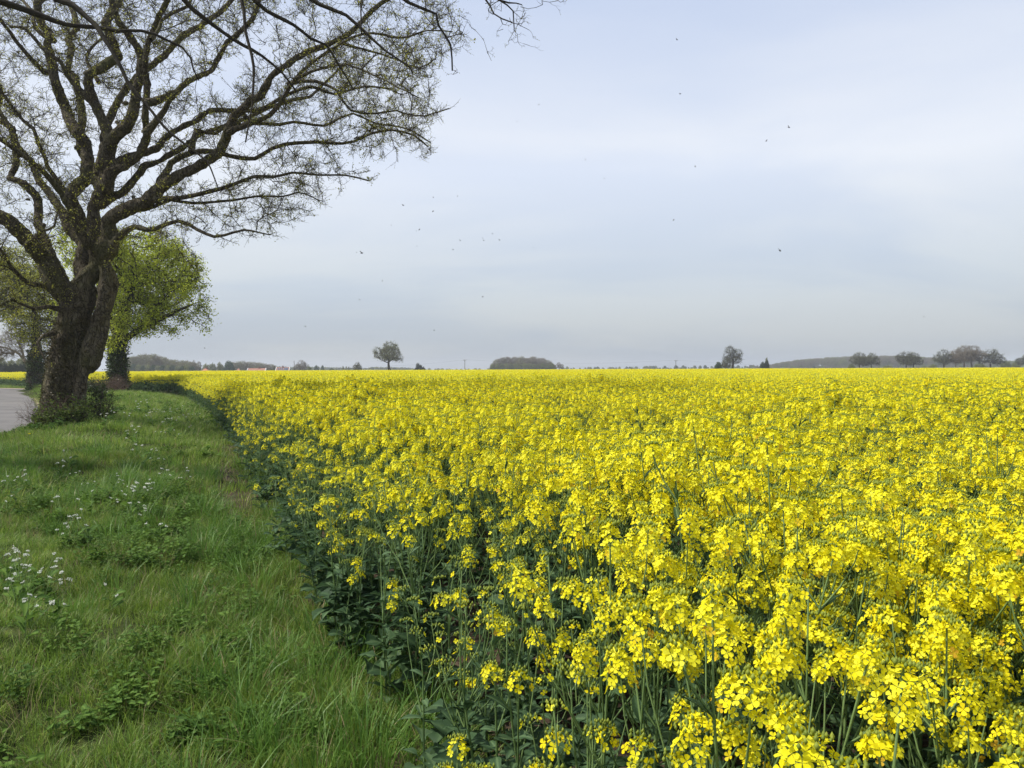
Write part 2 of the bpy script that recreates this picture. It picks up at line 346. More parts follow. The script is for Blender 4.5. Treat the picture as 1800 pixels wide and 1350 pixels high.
# ------------------------------------------------------------------ terrain
CBY = np.array([-8, 0.6, 1.2, 2.2, 3.35, 4.7, 6.7, 11.7, 16.5, 30, 40, 46, 50, 52, 54, 64, 78, 100, 160])
CBX = np.array([1.2, 0.30, 0.16, -0.14, -0.54, -1.08, -1.98, -3.95, -5.8, -11.7, -16.4, -19.2, -21.5, -24.0, -30.0, -37, -47, -66, -110])
RY = np.array([-12, 0, 15, 21.8, 30, 44, 62, 75])
RX = np.array([-8.2, -9.5, -12.6, -14.2, -17.9, -26.6, -38, -46])
def crop_x(y): return np.interp(y, CBY, CBX)
def road_x(y): return np.interp(y, RY, RX)
def sst(a, b, x):
    t = np.clip((x - a) / (b - a), 0, 1); return t * t * (3 - 2 * t)
def height(x, y):
    x = np.asarray(x, float); y = np.asarray(y, float)
    cb, rb = crop_x(y), road_x(y)
    t = np.clip((x - rb - 0.5) / np.maximum(cb - rb - 0.7, 0.3), 0, 1)
    near = sst(90, 60, y)
    h = (np.sin(np.pi * np.clip(t, 0, 1)) ** 1.2) * (0.10 + 0.24 * sst(9, 17, y)) * near * ((t > 0) & (t < 1))
    h = h + (-0.15) * sst(0.45, 0.05, t) * sst(125, 100, y)
    verge = sst(0.0, 0.2, t) * sst(1.0, 0.85, t) * near
    h = h + verge * (0.085 * value_noise(x * .9, y * .9, 1) + 0.04 * value_noise(x * 2.1, y * 2.1, 2))
    h = h + 0.02 * value_noise(x * 3, y * 3, 3) * sst(60, 40, y) * (t >= 1)
    h = h - 3.6 * sst(285, 370, y) * sst(40, -40, x)
    h = h - 0.8 * sst(300, 380, y) * sst(-40, 40, x)
    h = h + 9.5 * np.exp(-((x - 640) / 300) ** 2 - ((y - 950) / 140) ** 2) * sst(600, 800, y)
    return h

def build_ground():
    u = np.linspace(-1, 1, 401); xs = 3.2 * np.sinh(u * 6.35); xs = xs - 3
    ys = np.concatenate([np.linspace(-12, 0, 14)[:-1], np.linspace(0, 14, 150)[:-1], 14 * np.exp(np.linspace(0, math.log(3000 / 14), 230))])
    X, Y = np.meshgrid(xs, ys); Z = height(X, Y)
    ny, nx = X.shape
    i = np.arange(ny - 1)[:, None] * nx + np.arange(nx - 1)[None]
    Q = np.stack([i, i + 1, i + nx + 1, i + nx], -1).reshape(-1, 4)
    cb = crop_x(Y)
    strip = np.exp(-((X - cb + 0.28) / 0.22) ** 2) * sst(7.5, 10, Y) * sst(24, 16, Y)
    soil = np.where(X > cb - 0.05, 1.0, 0) * (Y < 330)
    t = np.where(Y > 100, 1.0, 0.5); t = t * (1 - np.maximum(strip, soil))
    mb = MB(); mb.add(np.stack([X, Y, Z], -1).reshape(-1, 3), Q, None, 0, t.ravel())
    return tag(mb.build('ground', MT['ground']), kind='structure')
build_ground()

# road ribbon
ROAD_R = np.array([(-8.2, -12), (-9.5, 0), (-12.6, 15), (-14.2, 21.8), (-17.9, 30), (-26.6, 44), (-38, 62), (-45.5, 74), (-50.5, 79.5), (-60, 83.5), (-90, 87), (-220, 95)], float)
def ribbon(name, line, w0, w1, z, mat):
    pts, _ = smooth_line(np.column_stack([line, np.zeros(len(line))]), np.ones(len(line)), 1.0)
    d = nrm(np.gradient(pts[:, :2], axis=0)); nl = np.column_stack([-d[:, 1], d[:, 0]])   # to the left of travel
    rows = np.linspace(w0, w1, 8)
    V = np.concatenate([np.column_stack([pts[:, :2] + nl * r_, np.full(len(pts), z) + 0.05 * math.sin(math.pi * (r_ - w0) / (w1 - w0))]) for r_ in rows])
    n = len(pts); Q = []
    for r_ in range(7):
        a = np.arange(n - 1) + r_ * n; Q.append(np.stack([a, a + 1, a + n + 1, a + n], -1))
    mb = MB(); mb.add(V, np.concatenate(Q)); return tag(mb.build(name, mat), kind='structure')
ribbon('road', ROAD_R, 0.0, 5.6, -0.128, MT['road'])
ribbon('road_edge_grit', ROAD_R, -0.42, -0.005, -0.142, MT['grit'])

# ------------------------------------------------------------------ instancing on points (only for uncountable stuff)
def scatter(name, pts, rot, scl, vid, variants, label=None, cat=None):
    col = bpy.data.collections.new(name + '_models')
    for i, o in enumerate(variants):
        o.name = '%s_model_%03d' % (name, i); col.objects.link(o)
    me = bpy.data.meshes.new(name); n = len(pts)
    me.vertices.add(n); me.vertices.foreach_set('co', np.asarray(pts, np.float32).ravel())
    a = me.attributes.new('rot', 'FLOAT_VECTOR', 'POINT'); a.data.foreach_set('vector', np.asarray(rot, np.float32).ravel())
    a = me.attributes.new('scl', 'FLOAT_VECTOR', 'POINT'); a.data.foreach_set('vector', np.asarray(scl, np.float32).ravel())
    a = me.attributes.new('vid', 'INT', 'POINT'); a.data.foreach_set('value', np.asarray(vid, np.int32))
    o = bpy.data.objects.new(name, me); COL.objects.link(o)
    ng = bpy.data.node_groups.new(name + '_scatter', 'GeometryNodeTree')
    ng.interface.new_socket('Geometry', in_out='INPUT', socket_type='NodeSocketGeometry')
    ng.interface.new_socket('Geometry', in_out='OUTPUT', socket_type='NodeSocketGeometry')
    gi = ng.nodes.new('NodeGroupInput'); go = ng.nodes.new('NodeGroupOutput')
    ip = ng.nodes.new('GeometryNodeInstanceOnPoints'); ci = ng.nodes.new('GeometryNodeCollectionInfo')
    ci.inputs['Collection'].default_value = col; ci.inputs['Separate Children'].default_value = True; ci.inputs['Reset Children'].default_value = True
    def attr(nm, dt):
        q = ng.nodes.new('GeometryNodeInputNamedAttribute'); q.data_type = dt; q.inputs['Name'].default_value = nm; return q.outputs['Attribute']
    er = ng.nodes.new('FunctionNodeEulerToRotation')
    L = ng.links
    L.new(gi.outputs[0], ip.inputs['Points']); L.new(ci.outputs[0], ip.inputs['Instance']); ip.inputs['Pick Instance'].default_value = True
    L.new(attr('vid', 'INT'), ip.inputs['Instance Index']); L.new(attr('rot', 'FLOAT_VECTOR'), er.inputs[0]); L.new(er.outputs[0], ip.inputs['Rotation'])
    L.new(attr('scl', 'FLOAT_VECTOR'), ip.inputs['Scale']); L.new(ip.outputs[0], go.inputs[0])
    md = o.modifiers.new('scatter', 'NODES'); md.node_group = ng
    return tag(o, label, cat, kind='stuff')

# ------------------------------------------------------------------ rapeseed plants
def frame(d):
    d = np.asarray(d, float); d = d / np.linalg.norm(d)
    r = np.array([0, 0, 1.0]) if abs(d[2]) < 0.9 else np.array([1.0, 0, 0])
    a = np.cross(r, d); a /= np.linalg.norm(a); return a, np.cross(d, a), d

def add_flower(mb, pos, nd, size, rng, lod, tint):
    a, b, c = frame(nd); ph = rng.uniform(0, 6.28)
    V = []; Q = []
    cup = rng.uniform(0.0, 0.5)
    if lod <= 1:
        for q in range(4):
            th = ph + q * math.pi / 2 + rng.uniform(-.15, .15); u = math.cos(th) * a + math.sin(th) * b; v = np.cross(c, u)
            L = size * rng.uniform(.85, 1.1); wd = L * .46; k = cup + rng.uniform(-.15, .2)
            e = lambda x, y, z: pos + u * x * L + v * y * wd + c * z * L
            o = len(V)
            if lod == 0:
                V += [e(.04, 0, 0), e(.5, -.8, .12 + k * .4), e(.86, -.9, k * .8), e(1.05, 0, k * .8 + .06), e(.86, .9, k * .8), e(.5, .8, .12 + k * .4)]
                Q += [(o, o + 1, o + 2, o + 3), (o, o + 3, o + 4, o + 5)]
            else:
                V += [e(0.02, 0, 0), e(.62, -1, .1 + k * .5), e(1.05, 0, k * .8), e(.62, 1, .1 + k * .5)]
                Q += [(o, o + 1, o + 2, o + 3)]
    else:
        for q in range(2):
            th = ph + q * math.pi + rng.uniform(-.3, .3); u = math.cos(th) * a + math.sin(th) * b; v = np.cross(c, u); L = size * 1.0
            o = len(V)
            V += [pos - v * L * .35, pos + u * L - v * L * .6 + c * L * .3, pos + u * L * 1.0 + v * L * .6 + c * L * .3, pos + v * L * .35]; Q += [(o, o + 1, o + 2, o + 3)]
    mb.add(V, Q, None, 0, tint)

def raceme(mb, base, top, rng, lod, nfl, spread=1.0):
    """a flower head: green buds at the tip, a band of open flowers, thin pods below.  slots: 0 petal 1 bud 2 stem"""
    ax = top - base; L = np.linalg.norm(ax); a, b, c = frame(ax)
    # buds
    nb = (13, 5, 3)[lod]
    for i in range(nb):
        th = i * 2.4; r_ = 0.0028 * math.sqrt(i + .3) * 1.4; p = top + (math.cos(th) * a + math.sin(th) * b) * r_ * 2.0 + c * (0.015 - r_ * .5)
        s = (.0041, .0062, .008)[lod] * rng.uniform(.8, 1.2); h = s * 1.7
        V = [p + a * s, p + b * s, p - a * s, p - b * s, p + c * h, p - c * h]
        mb.add(V, None, [(0, 1, 4), (1, 2, 4), (2, 3, 4), (3, 0, 4), (1, 0, 5), (2, 1, 5), (3, 2, 5), (0, 3, 5)] if lod < 2 else [(0, 1, 4), (1, 2, 4), (2, 3, 4), (3, 0, 4)], 1, rng.uniform(.2, 1))
    fl = min(L * .85, 0.015 + nfl * 0.0019)
    sz = (.0112, .0122, .015)[lod]
    n = nfl if lod < 2 else max(3, int(nfl * .6))
    for i in range(n):
        f = (i + rng.uniform(0, .8)) / n; z = 0.004 - f * fl; th = i * 2.4 + rng.uniform(-.4, .4)
        rr = (0.009 + 0.021 * min(1, f * 1.6)) * rng.uniform(.75, 1.2) * spread
        u = math.cos(th) * a + math.sin(th) * b
        p0 = top + c * (z - .006); p = p0 + u * rr + c * (.009 - f * .006)
        nd = u * (0.35 + f * .9) + c * (0.9 - f * .45) + rng.standard_normal(3) * .22
        old = f > .75
        add_flower(mb, p, nd, sz * rng.uniform(.85, 1.15) * (.9 if old else 1), rng, lod, (rng.uniform(.0, .7) if old and rng.random() < .35 else rng.uniform(.4, 1)))
        if lod == 0:
            w_ = 0.0006; s_ = np.cross(u, c) * w_
            mb.add([p0 - s_, p0 + s_, p + s_, p - s_], [(0, 1, 2, 3)], None, 2, .8)
    npod = int(rng.integers(3, 9)) if lod < 2 else 0
    for i in range(npod):
        z = -fl - 0.01 - i * .008
        if -z > L: break
        th = i * 2.4; u = math.cos(th) * a + math.sin(th) * b; p0 = top + c * z; p1 = p0 + u * .018 + c * .008; p2 = p1 + u * .018 + c * .026
        s_ = np.cross(u, c) * .0009
        mb.add([p0 - s_ * .6, p0 + s_ * .6, p1 + s_, p1 - s_, p2 + s_ * .5, p2 - s_ * .5], [(0, 1, 2, 3), (3, 2, 4, 5)], None, 2, rng.uniform(.4, 1))

def leaf(mb, p, d, L, W, rng, lobed=False, droop=.5, m=0, nseg=6):
    """a broad leaf with pale midrib, wavy edge and a bend"""
    d = nrm(np.asarray(d, float)); side = nrm(np.cross(d, [0, 0, 1.0])); up = np.cross(side, d)
    V = []; tt = []; Q = []
    roll = rng.uniform(-.5, .5)
    side2 = side * math.cos(roll) + up * math.sin(roll); 
    cur = np.array(p, float); dd = d.copy(); base_t = rng.uniform(.15, .55)
    for i in range(nseg + 1):
        f = i / nseg
        wv = W * (math.sin(math.pi * min(1, f * .95 + .08)) ** .7) * (1 if not lobed else (0.42 if f < .38 else 1.15)) * (1 + (.18 * (-1) ** i if lobed else rng.uniform(-.08, .08)))
        if f > .93: wv *= .35
        wav = rng.uniform(-.12, .12) * W
        V += [cur - side2 * wv * .5 + up * (.12 * wv + wav), cur - side2 * wv * .25 + up * .02 * wv, cur, cur + side2 * wv * .25 + up * .02 * wv, cur + side2 * wv * .5 + up * (.12 * wv - wav)]
        tt += [base_t, base_t * .8, min(1, base_t + .5), base_t * .8, base_t]
        if i < nseg:
            o = i * 5
            for q in range(4): Q.append((o + q, o + q + 1, o + q + 6, o + q + 5))
        dd = nrm(dd + np.array([0, 0, -droop * 2 / nseg * f])); cur = cur + dd * L / nseg
    mb.add(V, Q, None, m, tt)

def rape_plant(seed, h=1.2, nbr=6, nfl=20, lod=0, leafy=1.0, bloom=1.0, big=0):
    """returns stem MB, foliage MB, list of raceme MBs"""
    rng = np.random.default_rng(seed)
    st, fo, heads = MB(), MB(), []
    lean = rng.uniform(-.09, .09, 2) * h
    zt = np.linspace(0, 1, 7)
    spine = np.column_stack([lean[0] * zt ** 1.6 + .012 * np.sin(zt * 7 + seed), lean[1] * zt ** 1.6 + .012 * np.cos(zt * 6 + seed), zt * h])
    k = (5, 3, 3)[lod]
    rb = .0062 if lod < 2 else .006
    tube(st, spine, np.linspace(rb, rb * .32, 7), k, 0, .6)
    at = lambda f: np.array([np.interp(f, zt, spine[:, q]) for q in range(3)])
    tips = [(at(.90), spine[-1], 1.0)]
    for i in range(nbr):
        f = rng.uniform(.45, .86); p = at(f); th = i * 2.4 + rng.uniform(-.5, .5) + seed
        hh = (h * rng.uniform(.80, 1.0)) if i < nbr * .7 else h * rng.uniform(.62, .85)
        ln = max(hh - p[2], .08); ou = rng.uniform(.28, .55) * ln + .02
        u = np.array([math.cos(th), math.sin(th), 0])
        q = [p, p + u * ou * .55 + np.array([0, 0, ln * .38]), p + u * ou * .9 + np.array([0, 0, ln * .75]), p + u * ou + np.array([0, 0, ln])]
        tube(st, q, np.linspace(rb * .5, rb * .24, 4), max(3, k - 1), 0, rng.uniform(.3, .9))
        tips.append((q[2], q[3], rng.uniform(.55, 1.0)))
        if leafy and lod < 2: leaf(fo, p, u * .8 + [0, 0, .7], rng.uniform(.05, .10), rng.uniform(.015, .028), rng, droop=.5, nseg=4)
    for (b0, t0, s) in tips:
        hd = MB()
        nf = int(nfl * s * (1 if rng.random() < bloom else .12))
        raceme(hd, b0, t0, rng, lod, nf, 1.0); heads.append(hd)
    nl = int((13 if lod == 0 else 6) * leafy)
    for i in range(nl):
        f = .08 + .6 * (i / max(nl, 1)) + rng.uniform(-.04, .04); th = i * 2.4 + seed * 2 + rng.uniform(-.4, .4)
        low = f < .45; L = rng.uniform(.10, .165) if low else rng.uniform(.065, .11); W = L * (.50 if low else .34)
        if big and low and i % 3 == 0: L *= 1.2; W = L * .62
        leaf(fo, at(f), [math.cos(th), math.sin(th), rng.uniform(.1, .7)], L, W, rng, lobed=low and (i % 2 == 0 or big), droop=rng.uniform(.4, 1.1), nseg=6 if lod == 0 else 3)
    return st, fo, heads

RM = [MT['petal'], MT['bud'], MT['rstem']]
def combined(seed, **k):
    st, fo, hs = rape_plant(seed, **k); mb = MB()
    for h_ in hs: mb.merge(h_)
    mb.merge(st, m=2); mb.merge(fo, m=3)
    return mb.build('model', RM + [MT['rleaf']], link=False)

# model specs: inner plants and edge plants
INNER = [dict(seed=10 + i, h=1.16 + .12 * ((i * 37) % 7) / 6, nbr=5 + i % 3, nfl=27 + 3 * (i % 4), bloom=.86) for i in range(10)]
MID = [dict(seed=30 + i, h=.90 + .035 * i, nbr=3 + i % 2, nfl=22, bloom=.6, leafy=1.2) for i in range(5)]
EDGE = [dict(seed=50 + i, h=.60 + .06 * i, nbr=2 + i % 3, nfl=15, bloom=.36, leafy=1.3, big=1) for i in range(6)]
SPECS = INNER + MID + EDGE

def in_view(x, y, mx=1.5, my=0.0):
    return (np.abs(x) < y * 0.66 + mx) & (y > my)

def gen_plants(rng, ymax, dens, y0=0.0, xmarg=1.6):
    xs_, ys_ = -ymax * .7 - 2, ymax * .7 + 2
    n = int((ys_ - xs_) * (ymax - y0) * dens)
    x = rng.uniform(xs_, ys_, n); y = rng.uniform(y0, ymax, n)
    s = x - crop_x(y) - .10 * value_noise(x * 2.2, y * 1.6, 42) * (y < 14)
    k = (s > 0.02) & in_view(x, y, xmarg) & (np.hypot(x, y) > 1.12)
    # thinner in the outer strip
    k &= (s > .2) | (rng.random(n) < .8)
    return x[k], y[k], s[k]

rng = np.random.default_rng(7)
px_, py_, ps_ = gen_plants(rng, 10.0, 26, y0=0.3)
qx_, qy_, qs_ = gen_plants(rng, 3.0, 15, y0=0.3); px_, py_, ps_ = np.r_[px_, qx_], np.r_[py_, qy_], np.r_[ps_, qs_]
o_ = np.argsort(np.hypot(px_, py_)); px_, py_, ps_ = px_[o_], py_[o_], ps_[o_]
def plant_scale(x, y):
    return 1 + 0.12 * value_noise(x * 1.1, y * 1.1, 11) + 0.075 * value_noise(x * .35, y * .35, 12)
# width of the poorly flowering strip along the field edge
def strip_w(y): return np.interp(y, [0, 1.5, 3, 6, 12, 25], [.08, .20, .55, .68, .45, .3])
def pick(x, y, s, rng):
    wv = strip_w(y) * (1 + .35 * value_noise(x * 1.5, y * 1.5, 14))
    r_ = rng.random(len(x)); v = np.empty(len(x), int)
    inner = s > wv; mid = (~inner) & (s > wv * .45); edge = (~inner) & (~mid)
    v[inner] = rng.integers(0, 10, inner.sum()); v[mid] = 10 + rng.integers(0, 5, mid.sum()); v[edge] = 15 + rng.integers(0, 6, edge.sum())
    pt = value_noise(x * .55 + 3, y * .55, 51) + .6 * value_noise(x * 1.7, y * 1.7, 52)
    th_ = inner & (rng.random(len(x)) < np.clip(.08 + .75 * (pt - .08), .05, .7) * np.clip(y / 5, .15, 1)); v[th_] = 10 + rng.integers(0, 5, th_.sum())
    sw = inner & (s < wv + .5) & (r_ < .3); v[sw] = 10 + rng.integers(0, 5, sw.sum())
    return v
vid0 = pick(px_, py_, ps_, rng)
sc0 = plant_scale(px_, py_) * rng.uniform(.93, 1.07, len(px_))
rz0 = rng.uniform(0, 6.28, len(px_)); tl0 = rng.normal(0, .055, (len(px_), 2))

# the 300 nearest plants in view are objects of their own
inv = (np.abs(px_) < py_ * .66 + .25) & (py_ > .9)
near_idx = np.where(inv)[0][:300]
protos = {}
def copy_tree(o, parent=None):
    c = o.copy(); COL.objects.link(c); c.parent = parent
    for ch in o.children: copy_tree(ch, c)
    return c
KIND_LABEL = {0: 'tall rape plant thick with open yellow flowers in the nearest part of the field',
              1: 'shorter rape plant with few yellow flowers among taller ones in the near field',
              2: 'short leafy rape plant with hardly any flowers on the near field edge beside grass'}
def make_plant(v):
    root = empty('rapeseed_plant'); st, fo, hs = rape_plant(**SPECS[v])
    st.build('stem', MT['rstem'], root)
    fo.build('foliage', MT['rleaf'], root)
    for h_ in hs: h_.build('flower_head', RM, root)
    kd = 0 if v < 10 else 1 if v < 15 else 2
    tag(root, KIND_LABEL[kd], 'rape plant', ['flowering rape plants nearest the camera', 'sparsely flowering rape plants in the near field', 'leafy rape plants on the field edge'][kd])
    return root
for i in near_idx:
    v = int(vid0[i])
    if v not in protos: protos[v] = r0 = make_plant(v)
    else: r0 = copy_tree(protos[v])
    r0.location = (px_[i], py_[i], float(height(px_[i], py_[i])) - .01)
    r0.rotation_euler = (tl0[i, 0], tl0[i, 1], rz0[i]); r0.scale = (sc0[i],) * 3

# everything beyond: one crop object
models = [combined(**s) for s in SPECS] + [combined(lod=1, **s) for s in INNER[:8]] + [combined(lod=1, **s) for s in MID[:3]] + [combined(lod=1, **s) for s in EDGE[1:5]]
NB = len(SPECS); 
mask = np.ones(len(px_), bool); mask[near_idx] = False
A_p = [np.column_stack([px_, py_, height(px_, py_) - .01])[mask]]; A_r = [np.column_stack([tl0, rz0])[mask]]; A_s = [np.repeat(sc0[mask, None], 3, 1)]; A_v = [vid0[mask]]
# mid distance
x, y, s = gen_plants(rng, 24.0, 25, y0=10.0, xmarg=2.5)
v = pick(x, y, s, rng); vm = np.where(v < 10, NB + v % 8, np.where(v < 15, NB + 8 + v % 3, NB + 11 + v % 4))
sc = plant_scale(x, y) * rng.uniform(.92, 1.08, len(x))
A_p.append(np.column_stack([x, y, height(x, y) - .01])); A_r.append(np.column_stack([rng.normal(0, .05, (len(x), 2)), rng.uniform(0, 6.28, len(x))])); A_s.append(np.repeat(sc[:, None], 3, 1)); A_v.append(vm)
LOD2 = NB + 15
models += [combined(lod=2, **s) for s in INNER[:6]] + [combined(lod=2, **s) for s in MID[:2]]
x, y, s = gen_plants(rng, 48.0, 20, y0=24.0, xmarg=3)
v = np.where(s > strip_w(y), LOD2 + rng.integers(0, 6, len(x)), LOD2 + 6 + rng.integers(0, 2, len(x)))
sc = plant_scale(x, y) * rng.uniform(.92, 1.08, len(x)); sw = 1.25
A_p.append(np.column_stack([x, y, height(x, y) - .01])); A_r.append(np.column_stack([rng.normal(0, .05, (len(x), 2)), rng.uniform(0, 6.28, len(x))])); A_s.append(np.column_stack([sc * sw, sc * sw, sc])); A_v.append(v)
# far tiles
def tile(seed, size, dens, nq, q, gden, gq):
    r_ = np.random.default_rng(seed); mb = MB(); n = int(size * size * dens)
    hx = r_.uniform(-size / 2, size / 2, n); hy = r_.uniform(-size / 2, size / 2, n)
    hz = 1.14 + .13 * value_noise(hx * .9 + 9, hy * .9 + 9, seed) + r_.normal(0, .045, n)
    pos = np.repeat(np.column_stack([hx, hy, hz]), nq, 0); pos += r_.normal(0, 1, pos.shape) * [q * .55, q * .55, .055]
    leaf_quads(mb, pos, q, r_, 0, up=.6, tint=r_.uniform(.35, 1, len(pos)), aspect=1.1)
    n = int(size * size * gden); g = np.column_stack([r_.uniform(-size / 2, size / 2, n), r_.uniform(-size / 2, size / 2, n), r_.uniform(.15, 1.05, n)])
    leaf_quads(mb, g, gq, r_, 3, up=.1, aspect=1.6)
    return mb.build('model', RM + [MT['rleaf']], link=False)
T1 = len(models); models += [tile(100 + i, 4.2, 26, 5, .055, 30, .22) for i in range(4)]
T2 = len(models); models += [tile(110 + i, 12.6, 14, 4, .12, 6, .5) for i in range(4)]
def tiles(y0, y1, size, base, inset, jy=0.0):
    ys = np.arange(y0 + size / 2, y1, size); P_ = []
    for yy in ys:
        half = yy * .70 + 8; lx = max(-half, float(crop_x(min(yy, 160))) + inset)
        xx = np.arange(half, lx, -size)
        P_ += [(a, yy) for a in xx]
    P_ = np.array(P_); n = len(P_)
    A_p.append(np.column_stack([P_, height(P_[:, 0], P_[:, 1])])); A_r.append(np.column_stack([np.zeros((n, 2)), rng.integers(0, 4, n) * math.pi / 2])); A_s.append(np.column_stack([np.full((n, 2), 1.03), rng.uniform(.97, 1.04, n)])); A_v.append(base + rng.integers(0, 4, n))
tiles(48, 124, 4.0, T1, 2.1)
tiles(124, 300, 12.0, T2, 6)
# edge plants along the far boundary between 48 and 120 m
yy = np.repeat(np.arange(48, 122, .25), 14); xx = crop_x(yy) + rng.uniform(.05, 4.5, len(yy)); v = np.where(rng.random(len(yy)) < .2, LOD2 + 6, LOD2 + rng.integers(0, 6, len(yy)))
A_p.append(np.column_stack([xx, yy + rng.uniform(-.3, .3, len(yy)), height(xx, yy)])); A_r.append(np.column_stack([np.zeros((len(yy), 2)), rng.uniform(0, 6, len(yy))])); A_s.append(np.full((len(yy), 3), 1.08) * [1.6, 1.6, 1]); A_v.append(v)
scatter('rapeseed_crop', np.concatenate(A_p), np.concatenate(A_r), np.concatenate(A_s), np.concatenate(A_v), models,
        'dense yellow flowering oilseed rape crop filling the field to the horizon', 'crop')
# second field beyond the road
def strip_field():
    ys = np.arange(104, 168, 4.0); P_ = np.array([(x_, y_) for y_ in ys for x_ in np.arange(-150, -58 - (y_ - 104) * .9, 4.0)])
    n = len(P_)
    return scatter('rapeseed_crop', np.column_stack([P_, height(P_[:, 0], P_[:, 1])]), np.column_stack([np.zeros((n, 2)), rng.integers(0, 4, n) * math.pi / 2]), np.ones((n, 3)) * 1.02, rng.integers(0, 4, n),
                   [tile(120 + i, 4.2, 26, 5, .06, 30, .22) for i in range(4)], 'yellow strip of flowering rape beyond the bend of the road', 'crop')
strip_field()

# ------------------------------------------------------------------ grass and herbs
def tuft(seed, n, L, W, spread, lean, m=0, straw=0.06, seg=3):
    r_ = np.random.default_rng(seed); mb = MB()
    ang = r_.uniform(0, 6.28, n); rad = np.sqrt(r_.uniform(0, 1, n)) * spread; base = np.column_stack([np.cos(ang) * rad, np.sin(ang) * rad, np.zeros(n) - .01])
    ln = L * r_.uniform(.45, 1.15, n); dr = r_.uniform(0, 6.28, n); dv = np.column_stack([np.cos(dr), np.sin(dr), np.zeros(n)]) * .6 + np.column_stack([np.cos(ang), np.sin(ang), np.zeros(n)]) * .7
    le = lean * r_.uniform(.3, 1.4, n); sd = nrm(np.cross(dv, [0, 0, 1.0]) + r_.normal(0, .3, (n, 3))); tt = r_.uniform(.1, .8, n)
    V = []; rows = seg + 1
    for i in range(rows):
        f = i / seg
        c = base + np.array([0, 0, 1.0]) * (ln * (f - .28 * le * f * f))[:, None] + dv * (ln * le * f * f * .8)[:, None]
        wv = (W * (1 - f) ** .7 * r_.uniform(.8, 1.2, n))[:, None] * .5
        V += [c - sd * wv, c + sd * wv]
    V = np.stack(V, 1)   # n, rows*2, 3
    Q = np.concatenate([np.arange(n)[:, None] * rows * 2 + np.array([[2*i, 2*i+1, 2*i+3, 2*i+2]]) for i in range(seg)])
    st = np.tile(r_.random(n) < straw, seg)
    flat = V.reshape(-1, 3); t_ = np.repeat(tt, rows * 2)
    mb.V.append(flat); mb.t.append(t_); mb.Q.append(Q); mb.qm.append(np.where(st, 2, m)); mb.n = len(flat)
    return mb
GM = [MT['grass'], MT['grassb'], MT['straw'], MT['herb'], MT['grassy']]
def herb(seed, n, h, L, W):
    r_ = np.random.default_rng(seed); mb = MB()
    for i in range(n):
        th = r_.uniform(0, 6.28); rr = r_.uniform(0, .13); p = np.array([math.cos(th) * rr, math.sin(th) * rr, 0]); hh = h * r_.uniform(.3, 1.1)
        top = p + np.array([r_.normal(0, .03), r_.normal(0, .03), hh]); tube(mb, [p, top], [.0016, .001], 3, 3, .7, cap=False)
        for q in range(3):
            a = r_.uniform(0, 6.28) ; d = [math.cos(a), math.sin(a), r_.uniform(.0, .5)]
            leaf(mb, p + (top - p) * (1 - .22 * q), d, L * r_.uniform(.6, 1.2), W * r_.uniform(.7, 1.2), r_, lobed=(seed % 2 == 0), droop=.6, m=3, nseg=4)
    return mb
gmods = []
gmods += [tuft(200 + i, 95, .115, .005, .14, .9).build('m', GM, link=False) for i in range(4)]             # 0-3 short turf
gmods += [tuft(210 + i, 90, .27, .0062, .13, .8, 1, .03, 4).build('m', GM, link=False) for i in range(3)]   # 4-6 long lush
gmods += [tuft(220 + i, 26, .26, .0035, .10, .6, 0, .8, 3).build('m', GM, link=False) for i in range(2)]    # 7-8 straw
gmods += [herb(230 + i, 26, .10 + .03 * (i % 3), .036 + .010 * (i % 2), .019 + .006 * (i % 2)).build('m', GM, link=False) for i in range(4)]                  # 9-12 herbs
gmods += [tuft(240 + i, 60, .17, .011, .30, .8, 0, .04, 2).build('m', GM, link=False) for i in range(3)]    # 13-15 coarse far turf
gmods += [herb(250 + i, 16, .15, .08, .045).build('m', GM, link=False) for i in range(2)]                    # 16-17 coarse herbs
gmods += [tuft(260 + i, 80, .15, .0048, .13, .8, 4, .1).build('m', GM, link=False) for i in range(3)]            # 18-20 yellow green
g = np.random.default_rng(5)
Gp, Gr, Gs, Gv = [], [], [], []
def addg(x, y, v, s):
    n = len(x); Gp.append(np.column_stack([x, y, height(x, y)])); Gr.append(np.column_stack([g.normal(0, .08, (n, 2)), g.uniform(0, 6.28, n)])); Gs.append(np.repeat(np.asarray(s)[:, None], 3, 1)); Gv.append(v)
def verge_pts(y0, y1, dens, over=0.45, soil=True):
    w_ = y1 * .70 + 2; n = int(w_ * (y1 - y0) * dens); x = g.uniform(-w_, 1.0, n); y = g.uniform(y0, y1, n)
    k = (x < crop_x(y) + over * (1 + .6 * value_noise(x * 2, y * 2, 41))) & (x > road_x(y) + .35) & in_view(x, y, 1.2)
    if soil:
        st = np.exp(-((x - crop_x(y) + 0.28) / 0.22) ** 2) * sst(7.5, 10, y) * sst(24, 16, y)
        k &= g.random(n) > st * 1.1
    return x[k], y[k]
x, y = verge_pts(1.6, 9, 75); nv = value_noise(x * 1.3, y * 1.3, 21); addg(x, y, g.integers(0, 4, len(x)), g.uniform(.75, 1.3, len(x)) * (1 + .30 * nv) * .9)
x, y = verge_pts(1.6, 14, 26); nv = value_noise(x * .8, y * .8, 22); de = crop_x(y) - x
k = g.random(len(x)) < np.clip(.07 + .75 * np.exp(-((de - .25) / .38) ** 2) * (nv > -.25) + .22 * (nv > .35), 0, 1); x, y = x[k], y[k]; addg(x, y, g.integers(4, 7, len(x)), g.uniform(.65, 1.35, len(x)))
x, y = verge_pts(1.6, 14, 5); k = value_noise(x * .9, y * .9, 23) > .15; x, y = x[k], y[k]; addg(x, y, g.integers(7, 9, len(x)), g.uniform(.6, 1.1, len(x)))
